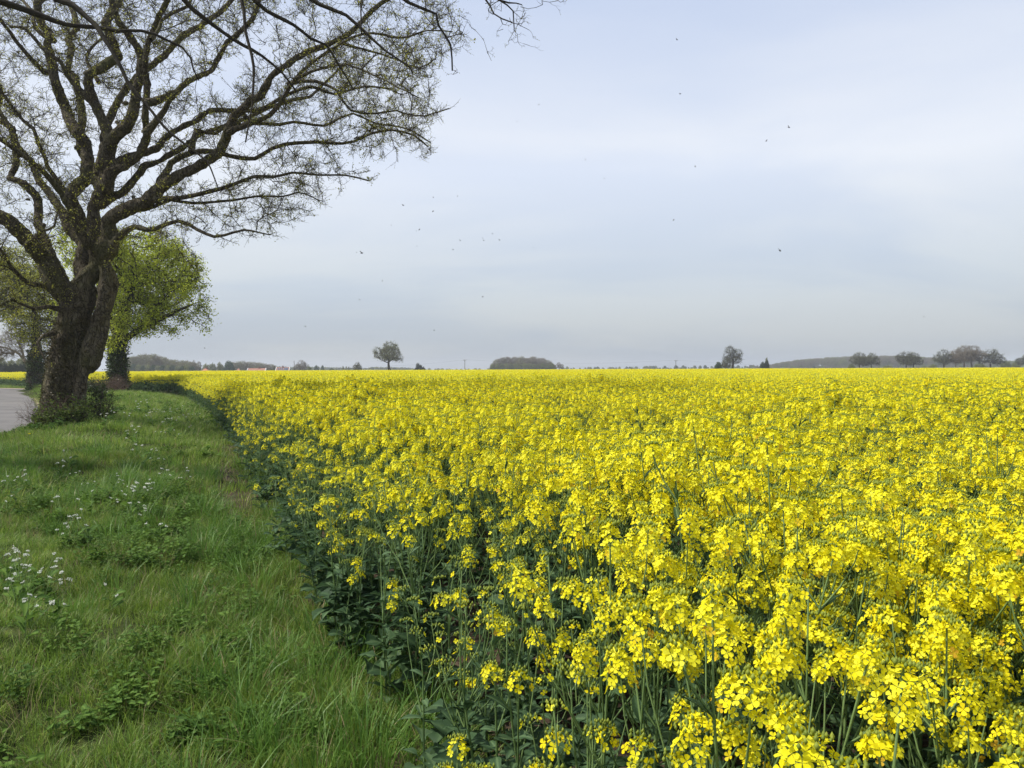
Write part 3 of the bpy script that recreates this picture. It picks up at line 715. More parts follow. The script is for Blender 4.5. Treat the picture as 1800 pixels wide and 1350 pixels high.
x, y = verge_pts(1.6, 14, 34, -.1); nv = value_noise(x * .7, y * .7, 24); k = nv > g.uniform(-.65, .6, len(x)); x, y = x[k], y[k]; addg(x, y, g.integers(9, 13, len(x)), g.uniform(.6, 1.25, len(x)))
x, y = verge_pts(9, 26, 22); addg(x, y, g.integers(13, 16, len(x)), g.uniform(.6, 1.25, len(x)) * (1 + .35 * value_noise(x, y, 25)))
x, y = verge_pts(14, 40, 5); k = value_noise(x * .5, y * .5, 26) > -.1; x, y = x[k], y[k]; addg(x, y, g.integers(16, 18, len(x)), g.uniform(.8, 1.5, len(x)))
x, y = verge_pts(26, 62, 9, soil=False); addg(x, y, g.integers(13, 16, len(x)), g.uniform(1.0, 1.8, len(x)))
x, y = verge_pts(1.6, 16, 50, .1); k = (value_noise(x * .7 + 5, y * .7, 27) + .5 * value_noise(x * 2.1, y * 2.1, 28)) > .38; x, y = x[k], y[k]; addg(x, y, g.integers(18, 21, len(x)), g.uniform(.7, 1.35, len(x)))
# far side of the road and beyond the bend
n = 9000; x = g.uniform(-110, -34, n); y = g.uniform(62, 106, n)
dmin = np.min(np.hypot(x[:, None] - ROAD_R[None, 7:, 0], y[:, None] - ROAD_R[None, 7:, 1] - 2.8), axis=1)
rightside = (x > np.interp(y, [62, 75, 80, 84], [-37.5, -45.5, -50, -60])) & (y < 84) & (x < crop_x(y))
farside = y > np.interp(x, [-220, -90, -60, -50.5, -48], [101, 93.6, 90.2, 84.0, 82]) - 5.0
farside = (y > np.interp(x, [-90, -60, -50, -44], [87.6, 84.3, 80.5, 76])) & (x < crop_x(y))
k = rightside | farside; addg(x[k], y[k], g.integers(13, 16, k.sum()), g.uniform(1.2, 2.2, k.sum()))
scatter('grass', np.concatenate(Gp), np.concatenate(Gr), np.concatenate(Gs), np.concatenate(Gv), gmods, 'rough green grass and low leafy weeds covering the verge', 'grass')

# ------------------------------------------------------------------ trees
def rings(mb, pos, par, rad, k=4, m=0, tint=.5):
    """all edges of a node tree as tapered prisms; side shoots start with a thin ring of their own"""
    n = len(pos); has = par >= 0; idx = np.where(has)[0]
    d = np.zeros((n, 3)); d[idx] = pos[idx] - pos[par[idx]]; 
    kids0 = np.where(~has)[0]; d[kids0] = [0, 0, 1]
    d = nrm(d); ref = np.where(np.abs(d[:, 2:3]) < .9, np.array([[0, 0, 1.0]]), np.array([[1.0, 0, 0]]))
    a = nrm(np.cross(d, ref)); b = np.cross(d, a); th = np.arange(k) * 2 * np.pi / k
    cir = lambda A, B, C, r_: C[:, None] + r_[:, None, None] * (np.cos(th)[None, :, None] * A[:, None] + np.sin(th)[None, :, None] * B[:, None])
    end = cir(a[idx], b[idx], pos[idx], rad[idx])
    rs = np.minimum(rad[par[idx]], rad[idx] * 1.25); start = cir(a[idx], b[idx], pos[par[idx]], rs)
    main = np.full(n, -1); o = np.argsort(rad[idx]); main[par[idx][o]] = idx[o]
    ismain = (main[par[idx]] == idx) & has[par[idx]]
    pp = par[idx][ismain]; start[ismain] = cir(a[pp], b[pp], pos[pp], rad[pp])
    V = np.concatenate([start, end], 1).reshape(-1, 3); j = np.arange(k); j2 = (j + 1) % k
    Q = (np.arange(len(idx))[:, None, None] * 2 * k + np.stack([j, j2, k + j2, k + j], -1)[None]).reshape(-1, 4)
    mb.add(V, Q, None, m, tint)

def grow(pos, par, plen, targets, seg, bf, jit, rng, droop=0.0):
    """join targets one by one to the nearest place of the growing skeleton"""
    N0 = len(pos); cap = N0 + len(targets) * 14
    Pn = np.zeros((cap, 3)); Pn[:N0] = pos; PA = np.full(cap, -1); PA[:N0] = par; PL = np.zeros(cap); PL[:N0] = plen; n = N0
    for t in targets:
        dd = Pn[:n] - t; D = np.sqrt((dd * dd).sum(1)); j = int(np.argmin(D + bf * PL[:n])); L = D[j]
        q = int(min(12, max(1, round(L / seg)))); p0 = Pn[j]
        pd = nrm(Pn[j] - Pn[PA[j]]) if PA[j] >= 0 else np.array([0, 0, 1.0])
        c = p0 + pd * L * .38 + np.array([0, 0, .10 * L - droop * L]); prev = j
        for i in range(1, q + 1):
            f = i / q; pt = (1-f)**2 * p0 + 2*f*(1-f) * c + f*f * t + (rng.standard_normal(3) * jit * seg if i < q else 0)
            if n >= cap: break
            Pn[n] = pt; PA[n] = prev; PL[n] = PL[prev] + np.linalg.norm(pt - Pn[prev]); prev = n; n += 1
    return Pn[:n], PA[:n], PL[:n]

def pipe(par, r0, e=2.35, leafw=None):
    n = len(par); w_ = np.zeros(n); kids = np.zeros(n, int); np.add.at(kids, par[par >= 0], 1)
    w_[kids == 0] = r0 ** e
    for i in range(n - 1, -1, -1):
        if par[i] >= 0: w_[par[i]] += w_[i]
    return w_ ** (1 / e)

def twigs(mb, pos, par, sel, count, length, r0, rng, k=3, sub=3, up=.15, m=0):
    """short crooked shoots with side shoots from chosen skeleton nodes; returns tip positions"""
    s = rng.choice(sel, count); base = pos[s]; dirp = nrm(pos[s] - pos[np.maximum(par[s], 0)] + 1e-6)
    d = nrm(dirp * .7 + rng.standard_normal((count, 3)) * .75 + [0, 0, up]); L = length * rng.uniform(.5, 1.3, count)
    nodes = [base]; rad = [np.full(count, r0 * 1.5)]
    allp = []; 
    cur = base; dd = d
    P_ = [base]
    for i in range(4):
        cur = cur + dd * (L / 4)[:, None]; P_.append(cur); dd = nrm(dd + rng.standard_normal((count, 3)) * .42 + [0, 0, .05])
    def emit(Ps, rs):
        npt = len(Ps); A = np.stack(Ps, 1); c = A.shape[0]
        pr = np.tile(np.arange(-1, npt - 1), (c, 1)) + (np.arange(c) * npt)[:, None]; pr[:, 0] = -1
        rings(mb, A.reshape(-1, 3), pr.ravel(), np.tile(rs, c).astype(float), k, m)
    emit(P_, np.array([1.5, 1.25, 1.05, .85, .6]) * r0)
    tips = [P_[-1], P_[3]]
    for q in range(sub):
        i = rng.integers(1, 4); b0 = P_[i] + (P_[i + 1] - P_[i]) * rng.uniform(0, 1, (count, 1)); d2 = nrm((P_[i + 1] - P_[i]) / np.maximum(L / 4, 1e-5)[:, None] + rng.standard_normal((count, 3)) * .9)
        l2 = (L * rng.uniform(.2, .5, count))[:, None]; m1 = b0 + d2 * l2 * .5; m2 = m1 + nrm(d2 + rng.standard_normal((count, 3)) * .45) * l2 * .5
        emit([b0, m1, m2], np.array([.9, .75, .55]) * r0); tips.append(m2); tips.append(m1)
    return np.concatenate(tips)

def skeleton_lines(lines, step):
    """lines: list of (pts, radii, parent_line or None). Each starts at the nearest node of earlier lines."""
    pos, par, rad, plen = [], [], [], []
    for pts, rr in lines:
        p_, r_ = smooth_line(pts, rr, step)
        if pos:
            A = np.array(pos); j = int(np.argmin(((A - p_[0]) ** 2).sum(1)))
        else: j = -1
        for q in range(len(p_)):
            pos.append(p_[q]); rad.append(r_[q]); par.append(j)
            plen.append(0 if j < 0 else plen[j] + np.linalg.norm(np.array(pos[j]) - p_[q])); j = len(pos) - 1
    return np.array(pos), np.array(par), np.array(rad), np.array(plen)

# ---- the big oak on the verge, its limbs follow the photograph
D0 = 21.0
S = D0 / F                       # metres per photo pixel at the oak
TR = np.random.default_rng(99)
def line(px, d0, d1, r0, r1, bend=0.0, px_extra=None):
    px = np.array(px, float); n = len(px)
    f = np.concatenate([[0], np.cumsum(np.hypot(*np.diff(px, axis=0).T))]); f /= f[-1]
    d = d0 + (d1 - d0) * f ** 1.2 + bend * np.sin(np.pi * f)
    pts = np.array([P(a, b, c) for (a, b), c in zip(px, d)])
    return pts, (r0 + (r1 - r0) * f ** .8) * (d / F)
L_ = []
# stem core lines (radii in photo pixels at that distance)
L_.append(line([(108, 772), (109, 700), (115, 640), (125, 590), (134, 545), (140, 505)], 21, 21, 29, 23))
L_.append(line([(158, 640), (168, 590), (180, 545), (186, 500), (185, 460), (188, 430)], 20.9, 20.8, 15, 13))
L_.append(line([(135, 540), (103, 500), (72, 462), (47, 433), (25, 412), (0, 395), (-40, 370), (-90, 330), (-150, 300)], 21, 19, 24, 8))
L_.append(line([(118, 530), (110, 480), (98, 430), (84, 400), (72, 376), (58, 350), (42, 330), (22, 322), (31, 300), (30, 275), (20, 245), (8, 206), (8, 170), (-15, 120), (-20, 60)], 21.2, 23.5, 15, 3))
L_.append(line([(140, 520), (156, 470), (170, 420), (175, 377), (180, 324), (180, 267), (182, 225), (175, 191), (172, 160), (183, 127), (189, 79), (194, 42), (197, 0), (200, -60), (190, -130), (198, -210)], 20.9, 21.5, 19, 6))
L_.append(line([(150, 480), (150, 440), (144, 400), (140, 375), (138, 324), (144, 281), (140, 250), (113, 211), (104, 169), (99, 135), (98, 110), (94, 70), (73, 37), (76, 0), (88, -60), (70, -140)], 21.2, 22.6, 18, 6))
L_.append(line([(182, 290), (190, 262), (204, 240), (216, 218), (226, 197), (232, 163), (234, 127), (228, 84), (219, 56), (208, 22), (204, -10), (220, -70), (236, -150)], 20.9, 19.2, 13, 5))
L_.append(line([(186, 330), (194, 305), (220, 288), (245, 276), (254, 253), (259, 197), (256, 155), (253, 113), (265, 70), (276, 28), (290, -5), (310, -60), (330, -140)], 20.9, 18.4, 11, 4.5))
L_.append(line([(190, 318), (215, 278), (239, 259), (270, 234), (296, 222), (338, 211), (366, 194), (422, 194), (465, 188), (500, 166), (540, 150), (590, 158), (640, 150), (690, 160)], 20.9, 23.2, 9, 2))
L_.append(line([(257, 182), (276, 178), (296, 171), (318, 162), (335, 138), (366, 113), (400, 79), (422, 56), (448, 20), (470, -10), (510, -60), (560, -110)], 18.8, 19.8, 8.5, 3.5))
L_.append(line([(255, 236), (275, 216), (296, 197), (321, 172), (330, 150)], 18.9, 18.7, 7, 5))
L_.append(line([(186, 440), (190, 405), (202, 378), (225, 362), (253, 347), (290, 330), (322, 306), (350, 287), (377, 262), (403, 231), (428, 197), (442, 172), (479, 141), (507, 120), (533, 100), (593, 73), (625, 58), (652, 27), (683, 2), (720, -30), (770, -60)], 20.8, 20.0, 17, 3))
L_.append(line([(403, 233), (428, 215), (450, 200), (483, 177), (517, 140), (550, 113), (583, 93), (640, 62), (700, 66), (760, 52), (800, 58)], 20.3, 18.6, 6, 1.6))
L_.append(line([(336, 268), (341, 245), (346, 226), (380, 222), (396, 212), (425, 205)], 20.4, 21.5, 6, 3))
L_.append(line([(276, 336), (286, 310), (308, 286), (338, 270), (374, 265), (420, 272), (455, 274), (483, 260), (523, 250), (550, 247), (600, 247), (624, 243), (650, 230), (680, 227), (720, 240), (752, 262)], 20.7, 22.2, 8, 1.6))
L_.append(line([(190, 385), (225, 368), (267, 352), (310, 349), (352, 343), (394, 333), (450, 313), (483, 310), (517, 300), (567, 303), (610, 303), (645, 312)], 20.8, 19.2, 7.5, 1.6))
L_.append(line([(186, 445), (200, 425), (216, 410), (236, 402), (264, 399), (290, 390), (311, 386), (327, 396), (358, 402), (389, 402), (420, 396), (450, 405), (475, 412)], 20.7, 19.8, 8, 1.3))
L_.append(line([(200, 372), (253, 366), (300, 362), (338, 363), (408, 352), (455, 346), (490, 343), (517, 335), (560, 352)], 20.8, 22.4, 5, 1.3))
L_.append(line([(422, 194), (450, 218), (490, 223), (517, 213), (567, 220), (600, 207), (624, 200), (657, 217), (683, 220), (717, 227), (755, 250)], 22.3, 23.8, 4.5, 1.4))
L_.append(line([(505, 148), (530, 143), (557, 143), (600, 157), (622, 190), (660, 196), (700, 190), (745, 205), (790, 192)], 20.2, 19.0, 4, 1.3))
L_.append(line([(593, 73), (640, 88), (690, 100), (735, 120), (765, 105)], 20.1, 21.5, 3, 1.3))
L_.append(line([(517, 140), (560, 118), (610, 118), (660, 130), (705, 150), (735, 175)], 19.2, 17.8, 3, 1.3))
L_.append(line([(145, 400), (124, 369), (104, 332), (87, 298), (82, 281), (68, 253), (56, 220), (37, 203), (5, 165), (-30, 130)], 21.2, 20.0, 6, 3))
L_.append(line([(100, 130), (79, 127), (62, 107), (45, 82), (23, 54), (0, 28), (-30, 0)], 22.1, 20.8, 6, 3))
L_.append(line([(172, 188), (158, 178), (141, 158), (121, 127), (110, 104), (80, 85), (50, 55), (20, 48)], 21.2, 20.5, 7, 3))
L_.append(line([(174, 145), (162, 120), (160, 96), (169, 73), (185, 62), (215, 50)], 21.2, 22.5, 4, 2))
L_.append(line([(96, 72), (65, 50), (55, 20), (30, -20)], 22.3, 23.5, 5, 3))
L_.append(line([(265, 70), (285, 48), (310, 22), (330, 5), (350, -25)], 18.6, 20, 4, 3))
L_.append(line([(104, 515), (78, 504), (53, 501), (19, 473), (0, 442), (-40, 420)], 20.8, 18.5, 6, 2.5))
L_.append(line([(110, 545), (85, 540), (60, 545), (25, 530), (-10, 545)], 20.7, 18.8, 5, 1.8))
L_.append(line([(95, 585), (75, 592), (67, 605), (78, 625), (86, 640)], 20.6, 19.8, 4, 1.3))
L_.append(line([(47, 433), (58, 420), (70, 405), (95, 395), (100, 375)], 19.9, 19.0, 5, 1.5))
# limbs that leave towards and away from the viewer and carry the crown above the picture
L_.append(line([(178, 330), (150, 240), (130, 120), (120, 0), (100, -120)], 21.5, 26.5, 12, 4))
L_.append(line([(175, 300), (220, 160), (330, 60), (450, -30), (560, -120)], 21.3, 25.5, 10, 4))
L_.append(line([(178, 360), (260, 300), (360, 240), (470, 190), (560, 150), (620, 110)], 21.3, 25.5, 9, 2))
L_.append(line([(150, 430), (60, 300), (-40, 180), (-150, 90)], 21.5, 24.5, 11, 4))
L_.append(line([(155, 430), (90, 330), (-10, 240), (-110, 200)], 20.6, 17.6, 9, 3))

def build_oak():
    root = empty('oak_tree', tuple(P(118, 752, D0) * [1, 1, 0] + [0, 0, float(height(-11.8, 21)) - .05]))
    inv = -np.array(root.location)
    tm = MB(); rg = np.random.default_rng(3)
    # trunk with buttress flare and fluting
    p_, r_ = smooth_line(*L_[0], .12)
    k = 40; th = np.arange(k) * 2 * np.pi / k; n = len(p_)
    z0 = p_[:, 2] - p_[0, 2]
    fl = np.exp(-np.maximum(z0 - .15, 0) / .38) * .42
    ph = rg.uniform(0, 6.28, 5)
    RR = r_[:, None] * (1.12 + .07 * np.cos(3 * th + ph[0])[None] + .05 * np.cos(5 * th + ph[1] + z0[:, None] * .5) + .035 * np.cos(9 * th + ph[2] + z0[:, None] * .7) + fl[:, None] * (1 + .45 * np.cos(5 * th + ph[3])[None]))
    RR *= 1 + .028 * rg.standard_normal(RR.shape)
    # swelling under the fork
    RR *= 1 + .10 * np.exp(-((p_[:, 2:3] - p_[-1, 2] + .25) / .5) ** 2)
    V = np.stack([p_[:, 0:1] + RR * np.cos(th), p_[:, 1:2] + RR * .85 * np.sin(th), np.repeat(p_[:, 2:3], k, 1)], -1)
    i = np.arange(n - 1)[:, None] * k; j = np.arange(k)[None]; Q = np.stack([i + j, i + (j + 1) % k, i + k + (j + 1) % k, i + k + j], -1).reshape(-1, 4)
    V = np.concatenate([V.reshape(-1, 3), p_[-1:] + [0, 0, .12], p_[:1]])
    tm.add(V + inv, Q, [((n - 1) * k + a, (n - 1) * k + (a + 1) % k, n * k) for a in range(k)] + [((a + 1) % k, a, n * k + 1) for a in range(k)])
    fine = MB()
    # second fused stem on the right side down to the ground
    q_, s_ = smooth_line(*line([(144, 768), (140, 720), (142, 680), (147, 640), (159, 600), (175, 556), (185, 510), (187, 470)], 20.75, 20.8, 10, 11), .12)
    ctube(tm, q_ + inv, s_ * (1.0 + .5 * np.exp(-np.maximum(q_[:, 2] - q_[0, 2] - .1, 0) / .3)), 16, rg)
    for a, b in L_[1:]:
        p_, r_ = smooth_line(a, b, .22)
        kn = rg.normal(0, 1, (len(p_) // 3 + 2, 3)); t_ = np.arange(len(p_)) / 3; kn = np.column_stack([np.interp(t_, np.arange(len(kn)), kn[:, c_]) for c_ in range(3)])
        p_ = p_ + kn * (r_ * .42 + .05)[:, None] * np.minimum(1, np.arange(len(p_)) / 4)[:, None]
        r_ = r_ * .78 * (1 + .40 * np.exp(-np.arange(len(r_)) / 2.0)) * (1 + .05 * kn[:, 0])
        big = np.where(r_ > .062)[0]; nb_ = big[-1] + 1 if len(big) else 0
        if nb_ > 3:
            d0 = nrm(p_[1] - p_[0]); pb = np.vstack([p_[0] - d0 * r_[0] * .8, p_[:nb_]]); rb_ = np.concatenate([[r_[0] * .6], r_[:nb_]])
            ctube(tm, pb + inv, rb_, 12, rg); st_ = max(nb_ - 4, 0)
            if len(p_) - st_ > 2: tube(fine, p_[st_:] + inv, np.minimum(r_[st_:], np.linspace(r_[nb_ - 1] * .9, r_[nb_ - 1], len(p_) - st_) if False else r_[st_:]) * np.where(np.arange(len(p_) - st_) < 4, .93, 1), 8, 0, .5, wob=.03, rng=rg)
        else: tube(fine, p_ + inv, r_, 8, 0, .5, wob=.03, rng=rg)
    # burrs and knots on the bole and the big limbs
    for q in range(46):
        a, b = L_[rg.integers(0, 12)]; p_, r_ = smooth_line(a, b, .2); c = rg.integers(0, len(p_)); 
        if r_[c] < .1: continue
        u = nrm(rg.standard_normal(3)); e = p_[c] + u * r_[c] * .85; L = r_[c] * rg.uniform(.3, .6); ctube(tm, np.array([e - u * L, e, e + u * L * .7, e + u * L]) + inv, np.array([.9, 1, .75, .4]) * r_[c] * rg.uniform(.25, .5), 8, rg)
    tr = tm.build('trunk', MT['bark'], root)
    m_ = tr.modifiers.new('fuse', 'REMESH'); m_.mode = 'VOXEL'; m_.voxel_size = .036; m_.use_smooth_shade = True
    m_ = tr.modifiers.new('soften', 'SMOOTH'); m_.factor = .5; m_.iterations = 5
    tx = bpy.data.textures.new('bark_relief', 'CLOUDS'); tx.noise_scale = .16; tx.noise_depth = 3
    m_ = tr.modifiers.new('relief', 'DISPLACE'); m_.texture = tx; m_.strength = .075; m_.mid_level = .5; m_.texture_coords = 'LOCAL'
    fine.build('limb', MT['bark'], root)['kind'] = 'stuff'
    pos, par, rad, plen = skeleton_lines([(a, b) for a, b in L_], .3)
    # attractors round the limbs, more and wider towards the tips
    tg = []
    for li, (a, b) in enumerate(L_[2:]):
        p_, r_ = smooth_line(a, b, .25); f = np.linspace(0, 1, len(p_)); n_ = int(len(p_) * 3.2)
        q = rg.choice(len(p_), n_, p=(.12 + f) / (.12 + f).sum()); sg = .32 + .55 * f[q]
        off = rg.standard_normal((n_, 3)) * sg[:, None] * [1, 1.15, .62] + [0, 0, -.05]
        tg.append(p_[q] + off)
    tg = np.concatenate(tg); 
    rel = (tg - [0, 0, CAM_H]) @ CM; qx = 900 - F * rel[:, 0] / rel[:, 2]; qy = 675 + F * rel[:, 1] / rel[:, 2]
    lim = np.interp(qy, [-60, 0, 60, 100, 150, 190, 230, 270, 290, 320, 370, 410, 440, 480, 560], [880, 815, 825, 780, 745, 765, 735, 740, 670, 615, 545, 475, 400, 330, 150])
    tg = tg[qx < lim + 14]
    A = pos[::3]; dist = np.array([((A - t) ** 2).sum(1).min() for t in tg]); keep = (tg[:, 2] > 3.1) & (dist > .05); tg = tg[keep]; dist = dist[keep]; tg = tg[np.argsort(dist)]
    n0 = len(pos); pos2, par2, pl2 = grow(pos, par, plen, tg, .17, .12, .22, rg, droop=.04)
    pr = par2.copy(); rad2 = pipe(pr, .0065, 2.5); rad2[n0:] = np.minimum(rad2[n0:], .045)
    rad2 = np.minimum(rad2, 10)
    newp = np.concatenate([pos2[n0:]]); cm = MB()
    # rings only for the grown part: limbs themselves are already in the trunk mesh
    r3 = rad2.copy(); r3[:n0] = np.maximum(rad, .01)
    sub_par = par2.copy(); sub_par[:n0] = -1
    rings(cm, pos2 + inv, sub_par, r3, 5)
    cr = cm.build('crown', MT['twig'], root)
    tw = MB(); sel = np.concatenate([np.arange(n0, len(pos2)), np.arange(n0)[rad < .09]])
    tips = twigs(tw, pos2 + inv, par2, sel, 20000, .36, .0034, rg, k=3, sub=3)
    twg = tw.build('twig', MT['twig'], cr); twg['kind'] = 'stuff'
    lv = MB(); tp = tips[rg.random(len(tips)) < .42]; leaf_quads(lv, tp + rg.normal(0, .012, tp.shape), .036, rg, 0, .3)
    # clusters of opening leaves here and there
    c = tips[rg.choice(len(tips), 3000)]; c = np.repeat(c, 4, 0) + rg.normal(0, .035, (len(c) * 4, 3)); leaf_quads(lv, c, .048, rg, 0, .3)
    l = lv.build('leaf', MT['budleaf'], cr); l['kind'] = 'stuff'
    return tag(root, 'large gnarled oak coming into leaf on the verge between road and field', 'tree')
oak = build_oak()

# ---- the oak that overhangs from outside the picture on the left
def build_overhang():
    D = 12.0
    def ln(px, d0, d1, r0, r1, bend=0): return line(px, d0, d1, r0, r1, bend)
    O = [ln([(-330, 905), (-330, 700), (-325, 450), (-315, 250)], 12, 12, 55, 40),
         ln([(-315, 260), (-230, 150), (-130, 40), (-40, -60), (60, -140), (220, -200), (420, -190), (600, -130), (720, -70), (800, -30), (850, -4), (867, 25), (880, 33), (898, 40)], 12, 11, 17, 1.0, .6),
         ln([(-315, 250), (-230, 120), (-120, 40), (-50, 0), (0, 8), (37, 17), (70, 28), (118, 42), (169, 45), (208, 51), (253, 56), (298, 74), (322, 84), (336, 102), (341, 122), (350, 140)], 12, 13.5, 13, 1.2),
         ln([(-60, -45), (10, -60), (60, -30), (98, 0), (127, 8), (169, 42), (180, 62), (214, 113), (234, 152), (253, 183), (273, 208), (296, 234), (338, 262), (363, 281), (386, 332)], 12, 11.5, 7.5, 1.0),
         ln([(120, -170), (220, -110), (290, -40), (324, 0), (355, 28), (394, 59), (428, 82), (462, 101), (500, 132), (520, 160)], 11.8, 12.8, 9, 1.5),
         ln([(280, -200), (370, -90), (422, 0), (431, 56), (445, 113), (439, 169), (428, 250)], 11.8, 11.2, 6, 1.2),
         ln([(340, -198), (400, -80), (450, 0), (483, 23), (517, 43), (547, 67), (573, 77), (593, 110), (623, 160)], 11.7, 12.6, 7, 1.2),
         ln([(440, -185), (500, -70), (550, 0), (583, 17), (610, 27), (643, 57), (677, 90), (717, 117), (722, 128)], 11.6, 11.4, 7, 1.2),
         ln([(610, -125), (660, -50), (717, 0), (767, 20), (770, 43), (790, 83), (797, 123)], 11.4, 11.8, 5, 1.2),
         ln([(820, -20), (850, -10), (877, 0), (892, 10), (901, 20), (902, 52)], 11.1, 11.2, 2.2, .9),
         ln([(877, 0), (893, 6), (906, 8), (915, 12)], 11.15, 11.1, 1.8, .9),
         ln([(635, 60), (634, 20), (630, -20), (560, -140)][::-1], 11.6, 11.3, 4, 1),
         ln([(-315, 260), (-400, 60), (-420, -160), (-380, -400)], 12, 12, 30, 8),
         ln([(-315, 300), (-420, 180), (-560, 60), (-700, -80)], 12, 10, 24, 6),
         ln([(-310, 260), (-200, 60), (-60, -160), (60, -340)], 12, 14.5, 22, 6),
         ln([(-315, 260), (-260, 40), (-120, -120), (100, -300), (350, -420)], 12, 9.0, 22, 4)]
    base = O[0][0][0]; root = empty('oak_tree', (base[0], base[1], 0)); inv = -np.array(root.location)
    rg = np.random.default_rng(17); tm = MB()
    p0, r0 = smooth_line(*O[0], .15); p0[0, 2] = -.1
    tube(tm, p0 + inv, r0 * (1 + .5 * np.exp(-np.maximum(p0[:, 2], 0) / .4)), 20, wob=.04, rng=rg)
    for a, b in O[1:]:
        p_, r_ = smooth_line(a, b, .15); kn = rg.normal(0, 1, (len(p_) // 3 + 2, 3)); t_ = np.arange(len(p_)) / 3; kn = np.column_stack([np.interp(t_, np.arange(len(kn)), kn[:, c_]) for c_ in range(3)])
        p_ = p_ + kn * (r_ * .4 + .012)[:, None] * np.minimum(1, np.arange(len(p_)) / 3)[:, None]
        tube(tm, p_ + inv, r_ * rg.uniform(.92, 1.1, len(r_)), 8, wob=.05, rng=rg)
    tm.build('trunk', MT['darkbark'], root)
    pos, par, rad, plen = skeleton_lines(O, .2); tg = []
    for a, b in O[1:]:
        p_, r_ = smooth_line(a, b, .2); f = np.linspace(0, 1, len(p_)); n_ = int(len(p_) * 1.5); q = rg.choice(len(p_), n_, p=(.3 + f) / (.3 + f).sum())
        tg.append(p_[q] + rg.standard_normal((n_, 3)) * (.18 + .2 * f[q])[:, None] + [0, 0, -.02])
    tg = np.concatenate(tg); tg = tg[tg[:, 2] > 3.5]
    # keep the air clear to the right of the photographed tips
    n0 = len(pos); pos2, par2, pl2 = grow(pos, par, plen, tg, .11, .1, .2, rg, droop=.05)
    rad2 = pipe(par2, .0035, 2.6); rad2[n0:] = np.minimum(rad2[n0:], .02); r3 = rad2.copy(); r3[:n0] = np.maximum(rad, .004); sp = par2.copy(); sp[:n0] = -1
    cm = MB(); rings(cm, pos2 + inv, sp, r3, 4); cr = cm.build('crown', MT['darkbark'], root)
    tw = MB(); tips = twigs(tw, pos2 + inv, par2, np.arange(n0, len(pos2)), 1700, .17, .0019, rg, k=3, sub=3)
    t_ = tw.build('twig', MT['darkbark'], cr); t_['kind'] = 'stuff'
    lv = MB(); tp = tips[rg.random(len(tips)) < .22]; leaf_quads(lv, tp, .018, rg, 0, .3); l = lv.build('leaf', MT['budleaf'], cr); l['kind'] = 'stuff'
    return tag(root, 'nearer oak with dark bare limbs hanging into the top left of the picture', 'tree')
build_overhang()

# ---- generic tree: crown lobes (centre, radii) relative to the base
def lobe_pts(rg, lobes, n, shell=.55):
    vol = np.array([l[3] * l[4] * l[5] for l in lobes]); q = rg.choice(len(lobes), n, p=vol / vol.sum()); L = np.array(lobes)[q]
    d = nrm(rg.standard_normal((n, 3))); r_ = rg.uniform(shell, 1, n) ** .6
    return L[:, :3] + d * r_[:, None] * L[:, 3:6]
def tree_parts(seed, lobes, trunk, ntar, ntwig, twl, twr, nleaf, lsize, leaf_m, bark_m, r_tip=.012, seg=.35, k=4, clump=1, cl_s=.12, lines=None, bf=.25, rmax=None, inner=0, up=.4, shell=.55):
    """trunk: list of (x,y,z,r). Returns three MBs"""
    rg = np.random.default_rng(seed); trunk = np.array(trunk, float)
    tm = MB(); p0, r0 = smooth_line(trunk[:, :3], trunk[:, 3], seg); 
    tube(tm, p0, r0 * (1 + .4 * np.exp(-np.maximum(p0[:, 2], 0) / (r0[0] * 1.5))), 12, wob=.05, rng=rg)
    L2 = [(trunk[:, :3], trunk[:, 3])]
    for ln_ in (lines or []):
        ln_ = np.array(ln_, float); L2.append((ln_[:, :3], ln_[:, 3])); p1, r1 = smooth_line(ln_[:, :3], ln_[:, 3], seg); tube(tm, p1, r1, 8, wob=.05, rng=rg)
    pos, par, rad, plen = skeleton_lines(L2, seg)
    tg = lobe_pts(rg, lobes, ntar, shell); d0 = np.linalg.norm(tg - trunk[-1, :3], axis=1); tg = tg[np.argsort(d0)]
    n0 = len(pos); pos2, par2, _ = grow(pos, par, plen, tg, seg, bf, .16, rg)
    rad2 = pipe(par2, r_tip, 2.3); mx = rmax or trunk[-1, 3] * .75; rad2[n0:] = np.minimum(rad2[n0:], mx); rad2[:n0] = np.maximum(rad, .01)
    sp = par2.copy(); sp[:n0] = -1; big = rad2 > mx * .35
    cm = MB(); rings(cm, pos2, sp, rad2, k)
    tips = twigs(cm, pos2, par2, np.arange(n0, len(pos2)), ntwig, twl, twr, rg, k=3, sub=2) if ntwig else pos2[n0:]
    lv = MB()
    if nleaf:
        c = tips[rg.choice(len(tips), max(1, nleaf // clump))]; 
        if inner: c = np.concatenate([c, lobe_pts(rg, lobes, int(len(c) * inner), .1)])
        c = np.repeat(c, clump, 0) + rg.normal(0, cl_s, (len(c) * clump, 3)); leaf_quads(lv, c, lsize, rg, 0, up)
    return tm, cm, lv

